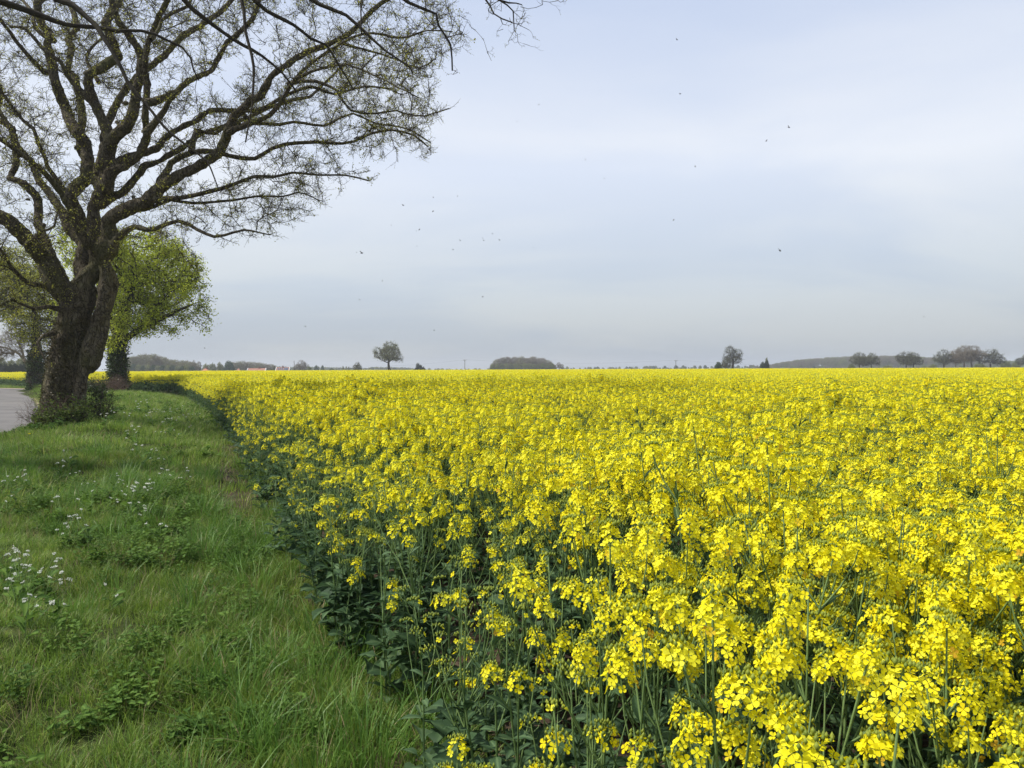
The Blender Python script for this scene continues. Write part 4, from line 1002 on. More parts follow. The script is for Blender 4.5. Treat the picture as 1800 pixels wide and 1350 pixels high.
# ---- leafing oak behind, with ivy on its trunk
def build_second():
    D = 50.0; s = D / F; b = P(207, 682, D); zb = float(height(b[0], b[1])); root = empty('oak_tree', (b[0], b[1], zb - .05))
    def q(px, py, dy=0): a = P(px, py, D); return [a[0] - b[0], dy, a[2] - zb]
    def lb(px, py, w, h, dy=0, dr=None): a = q(px, py, dy); return (*a, w * s, (dr or w) * s, h * s)
    lobes = [lb(255, 450, 62, 40), lb(300, 475, 45, 38, .5), lb(330, 520, 38, 38, -.5), lb(352, 556, 16, 22), lb(215, 520, 50, 60, 1), lb(258, 540, 48, 46, -1.5),
             lb(300, 560, 36, 24, -.8), lb(225, 590, 28, 30, -1.2), lb(160, 480, 55, 55, 2), lb(135, 430, 30, 25, 2), lb(190, 440, 50, 40, -2), lb(120, 540, 40, 50, 1.5), lb(240, 480, 60, 60, 3)]
    tr = [(*q(207, 690), 14*s), (*q(208, 650), 12*s), (*q(209, 615), 11*s), (*q(212, 575), 12*s), (*q(222, 530), 9*s), (*q(235, 490), 6*s)]
    ln_ = [[(*q(212, 600), 7*s), (*q(240, 585, -.3), 5*s), (*q(270, 572, -.6), 4*s), (*q(310, 552, -.8), 3*s), (*q(345, 535, -.6), 2*s)],
           [(*q(210, 610), 7*s), (*q(190, 560, .4), 6*s), (*q(160, 500, 1), 4*s), (*q(140, 450, 1.4), 2.5*s)]]
    tm, cm, lv = tree_parts(301, lobes, tr, 1500, 3600, .6, .010, 44000, .13, None, None, .016, .3, 4, 8, .19, ln_, inner=.06, shell=.8)
    tm.build('trunk', MT['darkbark'], root); c = cm.build('crown', MT['darkbark'], root); l = lv.build('leaf', MT['oakleaf'], c); l['kind'] = 'stuff'
    rg = np.random.default_rng(5); n = 7000; z = rg.uniform(0, 1, n) ** .8 * 3.6; th = rg.uniform(0, 6.28, n); rr = (.46 - .06 * z / 3.6 + .16 * rg.standard_normal(n) * .8 + .15 * np.exp(-z))
    iv = MB(); leaf_quads(iv, np.column_stack([np.cos(th) * rr, np.sin(th) * rr, z]), .12, rg, 0, .2); i_ = iv.build('ivy', MT['ivy'], root); i_['kind'] = 'stuff'
    return tag(root, 'fresh green leafing oak with an ivy covered trunk, behind the large gnarled oak', 'tree')
build_second()

# ---- third and fourth trees further along the road
def build_third():
    D = 68.0; s = D / F; b = P(62, 668, D); zb = float(height(b[0], b[1])); root = empty('oak_tree', (b[0], b[1], zb - .05))
    def q(px, py, dy=0): a = P(px, py, D); return [a[0] - b[0], dy, a[2] - zb]
    def lb(px, py, w, h, dy=0): a = q(px, py, dy); return (*a, w * s, w * s, h * s)
    lobes = [lb(60, 560, 42, 40), lb(30, 520, 40, 42, 1), lb(80, 510, 40, 40, -1), lb(75, 600, 28, 26), lb(-20, 500, 50, 60, 1), lb(50, 470, 50, 34), lb(110, 560, 30, 30)]
    tr = [(*q(62, 672), 13*s), (*q(62, 640), 11*s), (*q(64, 610), 8*s), (*q(62, 575), 6*s), (*q(60, 530), 4*s)]
    tm, cm, lv = tree_parts(302, lobes, tr, 900, 3000, .7, .011, 26000, .15, None, None, .018, .4, 4, 4, .17, inner=.1)
    tm.build('trunk', MT['darkbark'], root); c = cm.build('crown', MT['darkbark'], root); l = lv.build('leaf', MT['oakleafb'], c); l['kind'] = 'stuff'
    rg = np.random.default_rng(6); n = 5000; z = rg.uniform(0, 1, n) * 3.6; th = rg.uniform(0, 6.28, n); rr = .62 + .13 * rg.standard_normal(n)
    iv = MB(); leaf_quads(iv, np.column_stack([np.cos(th) * rr + .05 * z, np.sin(th) * rr, z]), .14, rg, 0, .2); i_ = iv.build('ivy', MT['ivy'], root); i_['kind'] = 'stuff'
    tag(root, 'yellow green oak with a dark ivy clad trunk beside the bend of the road', 'tree')
    D = 74.0; s = D / F; b2 = P(55, 664, D); zb2 = float(height(b2[0], b2[1])); r2 = empty('bare_tree', (b2[0], b2[1], zb2 - .05))
    def q(px, py, dy=0): a = P(px, py, D); return [a[0] - b2[0], dy, a[2] - zb2]
    lobes = [(*q(15, 605), 26*s, 26*s, 20*s), (*q(-15, 615), 22*s, 22*s, 22*s), (*q(30, 590), 18*s, 18*s, 14*s)]
    tr = [(*q(56, 668), 4.5*s), (*q(50, 645), 3.4*s), (*q(42, 630), 2.6*s)]
    ln_ = [[(*q(44, 634), 2.4*s), (*q(34, 622), 1.8*s), (*q(18, 613), 1.4*s), (*q(-8, 606), 1*s)], [(*q(42, 630), 2.2*s), (*q(38, 612), 1.6*s), (*q(28, 595), 1*s)]]
    tm, cm, lv = tree_parts(303, lobes, tr, 300, 1300, .7, .008, 0, .1, None, None, .011, .35, 4, lines=ln_)
    tm.build('trunk', MT['fargrey'], r2); cm.build('crown', MT['fargrey'], r2)
    tag(r2, 'small leafless pale tree leaning left beside the road near the dark hedge', 'tree')
build_third()

# ---- undergrowth round the big oak
def shrub(name, loc, R_, H, nst, nleaf, lsize, leafm, stemm, seed, label, cat, twl=.25, up=.4, flat=1.0, twig_only=False):
    rg = np.random.default_rng(seed); root = empty(name, loc); st = MB(); tips = []
    for i in range(nst):
        a = rg.uniform(0, 6.28); rr = rg.uniform(.1, .5) * R_; b = np.array([math.cos(a) * rr, math.sin(a) * rr * flat, 0]); h = H * rg.uniform(.5, 1.05); o = np.array([math.cos(a), math.sin(a) * flat, 0]) * R_ * rg.uniform(.2, .8)
        pts = [b, b + o * .3 + [0, 0, h * .4], b + o * .65 + [0, 0, h * .75] + rg.normal(0, .05, 3), b + o + [0, 0, h]]
        p_, r_ = smooth_line(np.array(pts), np.array([.014, .010, .006, .003]), .1); tube(st, p_, r_, 4); tips.append(p_[len(p_) // 5:])
    pos = np.concatenate(tips); par = np.maximum(np.arange(len(pos)) - 1, 0)
    tp = twigs(st, pos, par, np.arange(1, len(pos)), nst * 22, twl, .0025, rg, 3, 2)
    st.build('stem', stemm, root)
    if not twig_only:
        c = np.concatenate([tp, pos])[rg.choice(len(tp) + len(pos), nleaf)] + rg.normal(0, .035, (nleaf, 3)); c = c[c[:, 2] > 0]
        lv = MB(); leaf_quads(lv, c, lsize, rg, 0, up); f = lv.build('foliage', leafm, root); f['kind'] = 'stuff'
    return tag(root, label, cat)
def gp(px, d, z=None):
    a = P(px, 700, d); return (float(a[0]), float(a[1]), float(height(a[0], a[1])) if z is None else z)
shrub('hawthorn_bush', gp(124, 19.4), .45, .55, 16, 1700, .055, MT['haw'], MT['twig'], 401, 'green hawthorn bush growing round the foot of the large gnarled oak', 'bush')
shrub('hawthorn_bush', gp(92, 19.3), .5, .32, 16, 1500, .05, MT['haw'], MT['twig'], 402, 'low green thicket spreading on the road side of the large oak', 'bush')
shrub('holly_bush', gp(168, 21.9), .24, 1.25, 12, 1600, .05, MT['ivy'], MT['darkbark'], 403, 'narrow dark evergreen bush against the right side of the large oak', 'bush', twl=.2)
shrub('hawthorn_bush', gp(178, 20.3), .35, .75, 9, 500, .04, MT['haw'], MT['darkbark'], 404, 'thin twiggy young bush to the right of the large oak foot', 'bush')
shrub('bramble_bush', gp(196, 47), 1.1, .75, 40, 0, .05, None, MT['deadtwig'], 405, 'brown tangle of dead brambles at the foot of the ivy covered oak', 'bush', twl=.5, twig_only=True)
shrub('dead_bush', gp(76, 19.6), .55, .55, 10, 0, .05, None, MT['deadtwig'], 406, 'bare reddish twigs sticking out over the road from the oak foot', 'bush', twl=.5, twig_only=True)
# ivy and fine shoots on the big oak trunk, part of the tree
def oak_ivy():
    rg = np.random.default_rng(8); inv = -np.array(oak.location); p_, r_ = smooth_line(*L_[0], .1); n = 15000
    q = rg.integers(0, int(len(p_) * .78), n); th = rg.uniform(2.4, 6.0, n); 
    dens = value_noise(th * 2.2, p_[q, 2] * 2.0, 31); k = dens > rg.uniform(-.5, .9, n); q, th = q[k], th[k]
    rr = r_[q] * 1.13 + np.exp(-(p_[q, 2]-p_[0,2]) / .4) * .22 + rg.uniform(-.03, .07, len(q))
    c = np.column_stack([p_[q, 0] + np.cos(th) * rr, p_[q, 1] + np.sin(th) * rr * .88, p_[q, 2] + rg.uniform(-.06, .06, len(q))]) + inv
    mb = MB(); leaf_quads(mb, c, .05, rg, 0, .1); i_ = mb.build('ivy', MT['ivyb'], oak); i_['kind'] = 'stuff'
    # fine shoots from the bole
    st = MB(); m_ = 60; q = rg.integers(5, len(p_), m_); th = rg.uniform(2.6, 6.6, m_)
    for a, t in zip(q, th):
        o = np.array([math.cos(t), math.sin(t) * .88, 0]); b = p_[a] + o * r_[a] * 1.05 + inv; L = rg.uniform(.3, .8); e1 = b + o * L * .5 + [0, 0, L * .1] + rg.normal(0, .05, 3); e2 = e1 + nrm(o + rg.normal(0, .6, 3)) * L * .5
        tube(st, [b, e1, e2], [.008, .006, .003], 4)
        for z in range(3):
            f = rg.uniform(.3, 1); c0 = e1 + (e2 - e1) * f; tube(st, [c0, c0 + rg.normal(0, .12, 3), c0 + rg.normal(0, .2, 3)], [.003, .0025, .002], 3)
    st.build('side_shoot', MT['twig'], oak)['kind'] = 'stuff'
oak_ivy()

# ------------------------------------------------------------------ distant trees
def far_variant(seed, kind):
    """unit-ish trees 10 m tall, base at 0"""
    rg = np.random.default_rng(seed)
    if kind == 'oak':      # broad rounded crown, budding
        j_ = rg.uniform(-.7, .7, 12); lobes = [(j_[0], 0, 7.6, 2.7 + j_[1] * .5, 2.7, 2.2), (-2.9 + j_[2] * .6, .5, 5.5 + j_[3], 2.4, 2.4, 2.0), (2.8 + j_[4] * .6, -.5, 5.3 + j_[5], 2.6, 2.6, 1.9), (j_[6], 2.2, 5.8, 2.6, 2.4, 2), (j_[7], -2.2, 5.8 + j_[8], 2.6, 2.4, 2), (-3.4, 0, 4.2 + j_[9] * .5, 1.5, 1.5, 1.1), (3.3, 0, 4.0 + j_[10] * .5, 1.6, 1.6, 1.1)]
        tr = [(0, 0, 0, .42), (.05, 0, 1.2, .34), (j_[0] * .3, 0, 2.4, .28), (j_[1] * .5, 0, 3.4, .2)]
        a = tree_parts(seed, lobes, tr, 520, 1700, .8, .02, 5200, .17, None, None, .028, .45, 4, 3, .16, up=.5)
    elif kind == 'tall':   # woodland tree, narrow
        lobes = [(0, 0, 7.4, 1.9, 1.9, 2.5), (rg.uniform(-.8, .8), rg.uniform(-.8, .8), 5.2, 2.2, 2.2, 2.4)]
        tr = [(0, 0, 0, .22), (.1, 0, 2.5, .18), (0, .1, 5, .12)]
        a = tree_parts(seed, lobes, tr, 240, 700, .8, .022, 2600, .20, None, None, .024, .5, 3, 2, .2, up=.4)
    elif kind == 'bush':
        lobes = [(0, 0, 5.2, 3.6, 3.6, 4.2), (2.2, .4, 3.4, 2.8, 2.8, 3.0), (-2.2, -.4, 3.6, 2.6, 2.6, 3.0)]
        tr = [(0, 0, 0, .25), (0, 0, 1.2, .2), (0, 0, 3, .12)]
        a = tree_parts(seed, lobes, tr, 160, 500, .9, .03, 7000, .42, None, None, .03, .6, 3, 3, .3, inner=.6, up=.4)
    elif kind == 'poplar':
        lobes = [(0, 0, 5.6, .9, .9, 4.4)]; tr = [(0, 0, 0, .18), (0, 0, 4, .12), (0, 0, 8, .05)]
        a = tree_parts(seed, lobes, tr, 160, 500, .6, .02, 3000, .25, None, None, .02, .5, 3, 2, .15, inner=.3)
    return a
FARM = {}
def far_meshes(key, kind, seed, leafm, barkm):
    if key not in FARM:
        t, c, l = far_variant(seed, kind); cm = MB(); cm.merge(c, m=0); cm.merge(l, m=1)
        FARM[key] = (t.mesh('trunk', barkm), cm.mesh('crown', [barkm, leafm]))
    return FARM[key]
FKEYS = {'oakA': ('oak', 501, 'farleaf', 'darkbark'), 'oakB': ('oak', 502, 'farleaf', 'darkbark'), 'oakC': ('oak', 503, 'farleaf', 'darkbark'),
         'bareA': ('oak', 504, 'fargrey', 'fargrey'), 'bareB': ('oak', 505, 'fargrey', 'fargrey'),
         'tallA': ('tall', 511, 'fargrey', 'fargrey'), 'tallB': ('tall', 512, 'farleaf', 'fargrey'), 'tallC': ('tall', 513, 'fargrey', 'fargrey'), 'tallD': ('tall', 514, 'farleaf', 'fargrey'),
         'bushD': ('bush', 521, 'dark', 'darkbark'), 'bushG': ('bush', 522, 'midgreen', 'darkbark'), 'bushL': ('bush', 523, 'farleaf', 'darkbark'), 'poplar': ('poplar', 531, 'farleaf', 'fargrey')}
def far_tree(key, px, ytop, d, wpx=None, label='', group=None, name='tree', cat='tree', hmul=1.0, ground=None, rz=None, dxm=0):
    k = FKEYS[key]; tm, cm = far_meshes(key, k[0], k[1], MT[k[2]], MT[k[3]])
    b = P(px, 650, d); zg = float(height(b[0], b[1])) if ground is None else ground
    top = P(px, ytop, d)[2]; H = (top - zg) * hmul
    W = {'oak': 10.2, 'tall': 4.4, 'bush': 9.6, 'poplar': 1.9}[k[0]]; z = {'oak': 9.9, 'tall': 9.9, 'bush': 9.3, 'poplar': 10}[k[0]]
    sz = H / z; sx = (wpx * d / F / W) if wpx else sz
    r_ = empty(name, (b[0] + dxm, b[1], zg), rz if rz is not None else random.Random(px * 7 + ytop).uniform(0, 6.28)); r_.scale = (sx, sx, sz)
    for nm, me in (('trunk', tm), ('crown', cm)):
        o = bpy.data.objects.new(nm, me); COL.objects.link(o); o.parent = r_
    return tag(r_, label, cat, group)

# the lone oak standing in the crop: own shape
def lone_oak():
    D = 270.0; s = D / F; b = P(684, 652, D); root = empty('oak_tree', (b[0], b[1], 0))
    def q(px, py, dy=0): a = P(px, py, D); return [a[0] - b[0], dy, a[2]]
    def lb(px, py, w, h, dy=0): a = q(px, py, dy); return (*a, w * s, w * s, h * s)
    lobes = [lb(685, 610, 13, 10), lb(667, 618, 11, 7), lb(664, 624, 9, 6, 1), lb(697, 627, 11, 8), lb(690, 620, 14, 12, -2), lb(680, 620, 14, 12, 2), lb(673, 630, 10, 5), lb(702, 633, 6, 4), lb(686, 630, 14, 5)]
    tr = [(*q(684, 655), 3.3*s), (*q(684, 648), 2.3*s), (*q(683, 640), 1.9*s), (*q(684, 630), 1.4*s), (*q(685, 620), .9*s)]
    ln_ = [[(*q(683, 634), 1.1*s), (*q(677, 625), .9*s), (*q(670, 619), .5*s)], [(*q(684, 636), 1.1*s), (*q(693, 629), .8*s), (*q(700, 627), .5*s)], [(*q(683, 638), .9*s), (*q(673, 634), .7*s), (*q(663, 628), .4*s)]]
    tm, cm, lv = tree_parts(601, lobes, tr, 800, 2600, .7, .017, 13000, .16, None, None, .024, .4, 4, 3, .14, ln_)
    tm.build('trunk', MT['darkbark'], root); c = cm.build('crown', MT['darkbark'], root); l = lv.build('leaf', MT['farleaf'], c); l['kind'] = 'stuff'
    return tag(root, 'lone round crowned oak standing by itself in the yellow field left of centre', 'tree')
lone_oak()
def right_oak():
    D = 280.0; s = D / F; b = P(1288, 651, D); root = empty('oak_tree', (b[0], b[1], 0))
    def q(px, py, dy=0): a = P(px, py, D); return [a[0] - b[0], dy, a[2]]
    def lb(px, py, w, h, dy=0): a = q(px, py, dy); return (*a, w * s, w * s, h * s)
    lobes = [lb(1283, 616, 9, 7), lb(1279, 626, 8, 9), lb(1296, 622, 9, 9), lb(1290, 630, 14, 10), lb(1278, 634, 9, 6), lb(1300, 632, 6, 6)]
    tr = [(*q(1288, 655), 2.6*s), (*q(1288, 645), 1.8*s), (*q(1289, 635), 1.5*s), (*q(1288, 625), 1*s)]
    ln_ = [[(*q(1288, 634), 1*s), (*q(1284, 622), .8*s), (*q(1282, 613), .4*s)], [(*q(1289, 638), 1*s), (*q(1297, 628), .7*s), (*q(1300, 620), .4*s)]]
    tm, cm, lv = tree_parts(602, lobes, tr, 560, 2000, .7, .015, 4200, .14, None, None, .022, .4, 4, 2, .12, ln_)
    tm.build('trunk', MT['darkbark'], root); c = cm.build('crown', MT['darkbark'], root); l = lv.build('leaf', MT['farleaf'], c); l['kind'] = 'stuff'
    return tag(root, 'sparse upright oak with a ragged top right of centre on the skyline', 'tree')
right_oak()
FT = far_tree
FT('bushG', 1263, 637, 285, 14, 'small low green tree at the left end of the ragged oak group', rz=0)
FT('oakB', 1276, 631, 284, 20, 'small budding tree directly beside the ragged upright oak', rz=1)
FT('bushD', 728 + 8, 640, 330, 18, 'dark green dense bush on the skyline right of the lone oak', name='bush', cat='bush', rz=.4)
FT('bushD', 744, 646, 330, 12, 'low dark bush tail at the right of the dark dense bush', name='bush', cat='bush', rz=2)
FT('oakC', 628, 636, 300, 18, 'small pale green tree left of the lone oak', rz=1)
FT('bushD', 1341, 637, 300, 13, 'dark evergreen bush at the left foot of the wooded hill', name='bush', cat='bush', rz=1)
FT('bushD', 1348, 634, 301, 9, 'dark bush with a tall spike standing before the wooded hill', name='bush', cat='bush', rz=2)
FT('poplar', 1347.5, 629, 302, 4, 'thin upright tree rising from the dark bush before the wooded hill', rz=0)
# oaks in front of the hill
for key, px, yt, wd, lab in [('oakA', 1511, 619, 34, 'left tree of the close pair of oaks before the wooded hill'), ('oakB', 1531, 620, 30, 'right tree of the close pair of oaks before the wooded hill'),
                        ('oakC', 1593, 617, 36, 'broad oak on its own before the wooded hill, left half'), ('oakA', 1606, 619, 34, 'broad oak on its own before the wooded hill, right half'),
                        ('oakB', 1659, 614, 34, 'leafing oak at the left of the bare domed trees'), ('bareA', 1680, 616, 30, 'slender tree between the leafing oak and the bare domed trees'),
                        ('bareB', 1695, 607, 42, 'tall bare domed tree, left of the two in the right hand group'), ('bareA', 1708, 607, 44, 'tall bare domed tree, right of the two in the right hand group'),
                        ('oakC', 1741, 613, 42, 'leafing oak at the right of the bare domed trees'), ('oakA', 1806, 622, 34, 'oak cut off by the right edge of the picture')]:
    FT(key, px, yt, 325, wd * 1.18, lab)
for i, (px, yt, wd) in enumerate([(1497, 640, 14), (1560, 643, 22), (1640, 641, 18), (1722, 640, 26), (1768, 636, 20), (1786, 638, 18), (1625, 644, 14)]):
    FT('bushL', px, yt, 345, wd, ['small bush at the foot of the close pair of oaks', 'low bush between the close pair and the broad oak', 'low bush left of the leafing oak', 'bush under the right bare domed tree', 'rounded bush right of the leafing oak', 'bush beside the right edge of the picture', 'tiny bush right of the broad oak'][i], name='bush', cat='bush')
# round copse in the middle: every tree
rc = np.random.default_rng(41)
for i in range(28):
    f = i / 27; px = 867 + 104 * f; env = 627.5 + 10 * abs(2 * f - .98) ** 6
    FT(['tallA', 'tallB', 'tallC', 'tallA'][i % 4], px + rc.uniform(-1, 1), env + rc.uniform(-1.0, 2.6), 520 + rc.uniform(-14, 14), 11 + rc.uniform(0, 5), 'grey brown budding tree within the round copse in the middle of the skyline', 'trees of the round copse')
for i in range(14):
    FT('bushL', 866 + 8 * i, 640 + rc.uniform(-1.5, 1), 500, 13, 'grey green bush along the foot of the round copse', 'bushes along the copse foot', name='bush', cat='bush')
FT('bareA', 983, 636.5, 505, 14, 'small bare tree standing at the right end of the round copse', rz=0)
# left wood
for i in range(26):
    f = i / 25; px = 226 + 116 * f; env = np.interp(px, [226, 245, 262, 285, 310, 330, 345], [628, 624, 622, 627, 633, 634, 638])
    FT(['tallB', 'tallD', 'tallB', 'tallA'][i % 4], px + rc.uniform(-1.5, 1.5), env + rc.uniform(-.5, 2), 400 + rc.uniform(-16, 16), 21, 'grey green tree of the wood right of the ivy covered oak', 'trees of the left wood')
for i in range(14):
    FT(['bushL', 'bushG'][i % 2], 226 + 8.6 * i, 643 + rc.uniform(-2, 3), 378, 17, ['pale', 'dark'][i % 2] + ' hedge bush along the front of the left wood', ['pale', 'dark'][i % 2] + ' hedge bushes before the left wood', name='bush', cat='bush')
FT('bareB', 341, 633, 380, 13, 'white barked bare tree at the right end of the left wood'); FT('tallC', 350, 636, 382, 10, 'thin bare tree next to the white barked tree')
FT('poplar', 385, 637, 395, 6, 'narrow dark conifer left of the round green tree', name='conifer_tree')
FT('bushG', 403, 636, 385, 24, 'dense round dark green tree among the red roofed houses', rz=1)
for i, (px, yt, wd) in enumerate([(362, 641, 18), (374, 640, 18), (388, 641, 16)]): FT('bushL', px, yt, 420, wd, ['hedge tree behind the first orange roof', 'hedge tree between the orange roof and the conifer', 'hedge tree behind the conifer'][i])
for i in range(13):
    px = 408 + i * 6.2; env = np.interp(px, [408, 425, 440, 460, 483], [636, 634.5, 635.5, 637, 642])
    FT(['tallB', 'tallA', 'tallD'][i % 3], px, env + rc.uniform(0, 1.5), 450 + rc.uniform(-10, 10), 20, 'budding tree of the low wood behind the white gabled houses', 'trees behind the houses')
FT('bareB', 530, 633, 390, 30, 'bare grey tree beside the pole, right of the houses'); FT('bushL', 543, 645, 380, 14, 'bush under the bare grey tree', name='bush', cat='bush')
for i, (px, yt, wd, lab) in enumerate([(556, 643, 12, 'blue green tree right of the bare grey tree'), (567, 643, 8, 'narrow blue green tree right of the bare grey tree'), (583, 648, 14, 'low round tree between the blue green trees and the poplars')]): FT('bushG', px, yt, 560, wd, lab)
for i, px in enumerate((603, 608.5, 613)): FT('poplar', px, 643.5 + .6 * i, 600, 3, ['left', 'middle', 'right'][i] + ' one of the three far poplars left of the lone oak', name='poplar_tree')
# hedge and trees beyond the road, left edge
for i in range(9): FT('bushD', -10 + 9 * i, 641 + rc.uniform(-1.5, 1), 172, 16, 'dark hedge bush behind the yellow strip left of the big oak', 'dark hedge beyond the road', name='bush', cat='bush')
for i, (px, yt) in enumerate([(3, 629), (20, 634), (36, 631), (52, 633), (85, 632), (-14, 630)]): FT('bushL', px, yt, 215, 22, 'pale spring tree rising behind the dark hedge beyond the road', 'pale trees behind the hedge beyond the road')
# far hedgerows and hill wood as single masses
def mass(name, pts, hs, keys, label, cat):
    mods = []
    for k in keys:
        q = FKEYS[k]; tm, cm = far_meshes(k, q[0], q[1], MT[q[2]], MT[q[3]]); mods.append(bpy.data.objects.new('m', cm))
    r_ = np.random.default_rng(len(pts)); n = len(pts); hs = np.asarray(hs)
    return scatter(name, pts, np.column_stack([np.zeros((n, 2)), r_.uniform(0, 6.28, n)]), np.column_stack([hs * .105, hs * .105, hs * .1]), r_.integers(0, len(mods), n), mods, label, cat)
r_ = np.random.default_rng(77); n = 900; u = r_.uniform(-.40, 1.05, n); yy = r_.uniform(800, 1000, n); xx = (u * 600 + 640) * yy / 950
xx = yy * r_.uniform(.30, .74, n)
hh = np.interp(xx / yy * F + 900, [1300, 1330, 1380, 1440, 1500, 1560, 1650, 1800, 1930], [1.5, 4, 9, 12, 13.5, 13.5, 13, 11.5, 11]) * r_.uniform(.88, 1.12, n)
zz_ = height(xx, yy)
tz = np.interp(xx / yy * F + 900, [1310, 1345, 1400, 1450, 1500, 1580, 1650, 1720, 1800, 1930], [648.5, 641, 632, 628, 625.5, 624.5, 628, 632, 634, 634])
topz = np.array([P(a, b, c)[2] for a, b, c in zip(xx / yy * F + 900, tz, yy)])
hh = np.clip((topz - zz_) * r_.uniform(.82, 1.03, n), 1.0, 17)
m2 = 260; y2 = r_.uniform(760, 800, m2); x2 = y2 * r_.uniform(.30, .74, m2)
xx = np.concatenate([xx, x2]); yy = np.concatenate([yy, y2]); zz_ = np.concatenate([zz_, height(x2, y2)]); hh = np.concatenate([hh, r_.uniform(3, 5, m2)])
mass('woodland', np.column_stack([xx, yy, zz_ - .3]), hh, ['tallA', 'tallC', 'bareA', 'tallB', 'bushL'], 'long brown grey wood covering the low hill on the right skyline', 'wood')
n = 700; yy = r_.uniform(900, 1100, n); xx = yy * r_.uniform(-.30, .34, n); hh = 2.6 + 2.4 * np.abs(value_noise(xx * .02, yy * 0, 5)) + r_.uniform(0, 1, n) + np.interp(xx / yy, [-.3, -.22, -.1, 0, .3], [2.5, 2.2, .8, 0, -.4]); hh = np.where(xx < 40, hh + 1.2, hh) * np.where((xx > -120) & (r_.random(n) < .7), .45, 1)
mass('hedgerow', np.column_stack([xx, yy, height(xx, yy)]), hh, ['bushL', 'bushG', 'bushL'], 'faint low hedgerow along the far horizon', 'hedgerow')

# ------------------------------------------------------------------ houses
def house(px0, px1, ridge_y, d, depth, rise, roofm, wallm, label, chim=None, panels=False, hip=False, z0=None, gable_white=True):
    a = P(px0, ridge_y, d); b = P(px1, ridge_y, d); cx = (a[0] + b[0]) / 2; W = b[0] - a[0]; zr = a[2]; zg = float(height(cx, d)) - .05
    root = empty('house', (cx, d, zg)); H = zr - zg; E = H - rise
    mb = MB(); box(mb, (0, 0, E / 2), (W - .5, depth - .5, E))
    hw = W / 2 - .25
    if not hip:
        for sx in (-1, 1):
            x0 = sx * hw; mb.add([(x0, -depth / 2 + .25, E), (x0, depth / 2 - .25, E), (x0, 0, H - .12), (x0 - sx * .3, -depth / 2 + .25, E), (x0 - sx * .3, depth / 2 - .25, E), (x0 - sx * .3, 0, H - .12)],
                                 [(0, 1, 4, 3), (1, 2, 5, 4), (2, 0, 3, 5)], [(0, 2, 1), (3, 4, 5)])
    mb.build('wall', wallm, root, smooth=False)
    rf = MB(); e = .25; hx = W / 2 - (.28 if gable_white and not hip else -.1); top = H; ty = .14; rx = hx if not hip else hx - min(rise * 1.3, hx * .9)
    for sy in (-1, 1):
        y0 = sy * (depth / 2 + e); V = [(-hx, y0, E - e * .6), (hx, y0, E - e * .6), (rx, 0, top), (-rx, 0, top)]; V2 = [(x_, y_, z_ - ty) for x_, y_, z_ in V]
        rf.add(V + V2, [(0, 1, 2, 3), (4, 7, 6, 5), (0, 4, 5, 1), (1, 5, 6, 2), (3, 2, 6, 7), (0, 3, 7, 4)])
    if hip:
        for sx in (-1, 1): rf.add([(sx * hx, -(depth / 2 + e), E - e * .6), (sx * hx, depth / 2 + e, E - e * .6), (sx * rx, 0, top)], None, [(0, 1, 2)])
    r1 = rf.build('roof', roofm, root, smooth=False)
    if gable_white and not hip:
        for sx in (-1, 1):
            g_ = MB(); x0 = sx * (W / 2 - .12)
            for sy in (-1, 1):
                V = [(x0 - .14, sy * (depth / 2 + e), E - .1), (x0 + .14, sy * (depth / 2 + e), E - .1), (x0 + .14, 0, H + .22), (x0 - .14, 0, H + .22)]; g_.add(V + [(x_, y_, z_ - .45) for x_, y_, z_ in V], [(0, 1, 2, 3), (4, 7, 6, 5), (0, 4, 5, 1), (1, 5, 6, 2), (3, 2, 6, 7), (0, 3, 7, 4)])
            g_.build('gable_parapet', MT['render'], root, smooth=False)
    for c in (chim or []):
        m_ = MB(); box(m_, (c * W / 2, .1, H - .15), (.7, .6, 1.3)); box(m_, (c * W / 2, .1, H + .55), (.8, .7, .12)); tube(m_, [(c * W / 2, .1, H + .6), (c * W / 2, .1, H + .9)], [.13, .1], 8); m_.build('chimney', MT['brick'], r1, smooth=False)
    if panels:
        sl_ = math.atan2(rise + .15, depth / 2 + e); 
        for q, (c, wd) in enumerate([(-.55, .17), (-.3, .17), (-.05, .17), (.42, .55)]):
            m_ = MB(); y1, y2 = -.35, -depth / 2 * .85; f = lambda y_: H + (y_ / (depth / 2 + e)) * (rise + .15) + .08
            x0, x1 = (c - wd / 2) * W / 2 * 1.15, (c + wd / 2) * W / 2 * 1.15
            V = [(x0, y2, f(y2)), (x1, y2, f(y2)), (x1, y1, f(y1)), (x0, y1, f(y1))]; m_.add(V + [(x_, y_, z_ - .06) for x_, y_, z_ in V], [(0, 1, 2, 3), (4, 7, 6, 5), (0, 4, 5, 1), (1, 5, 6, 2), (3, 2, 6, 7), (0, 3, 7, 4)]); m_.build('solar_panel', MT['solar'], r1, smooth=False)
    for q in range(3):
        m_ = MB(); box(m_, ((q - 1) * W * .28, -depth / 2 + .24, E * .55), (1.0, .08, 1.1)); wo = m_.build('window', MT['render'], root, smooth=False)
        m_ = MB(); box(m_, ((q - 1) * W * .28, -depth / 2 + .19, E * .55), (.8, .04, .9)); m_.build('pane', MT['glass'], wo, smooth=False)
    return tag(root, label, 'house')
house(350, 373, 647.6, 400, 6.5, 2.6, MT['tile'], MT['brick'], 'low house with a bright orange hipped roof, leftmost roof on the skyline', hip=True, chim=[.1])
house(412, 427, 647.8, 392, 7, 2.8, MT['tileb'], MT['brick'], 'small roof slope showing between the round green tree and the white gabled house', hip=True)
house(435.5, 468, 647.4, 400, 7, 3.0, MT['tileb'], MT['brick'], 'long red roofed house with white gable ends', chim=[.25])
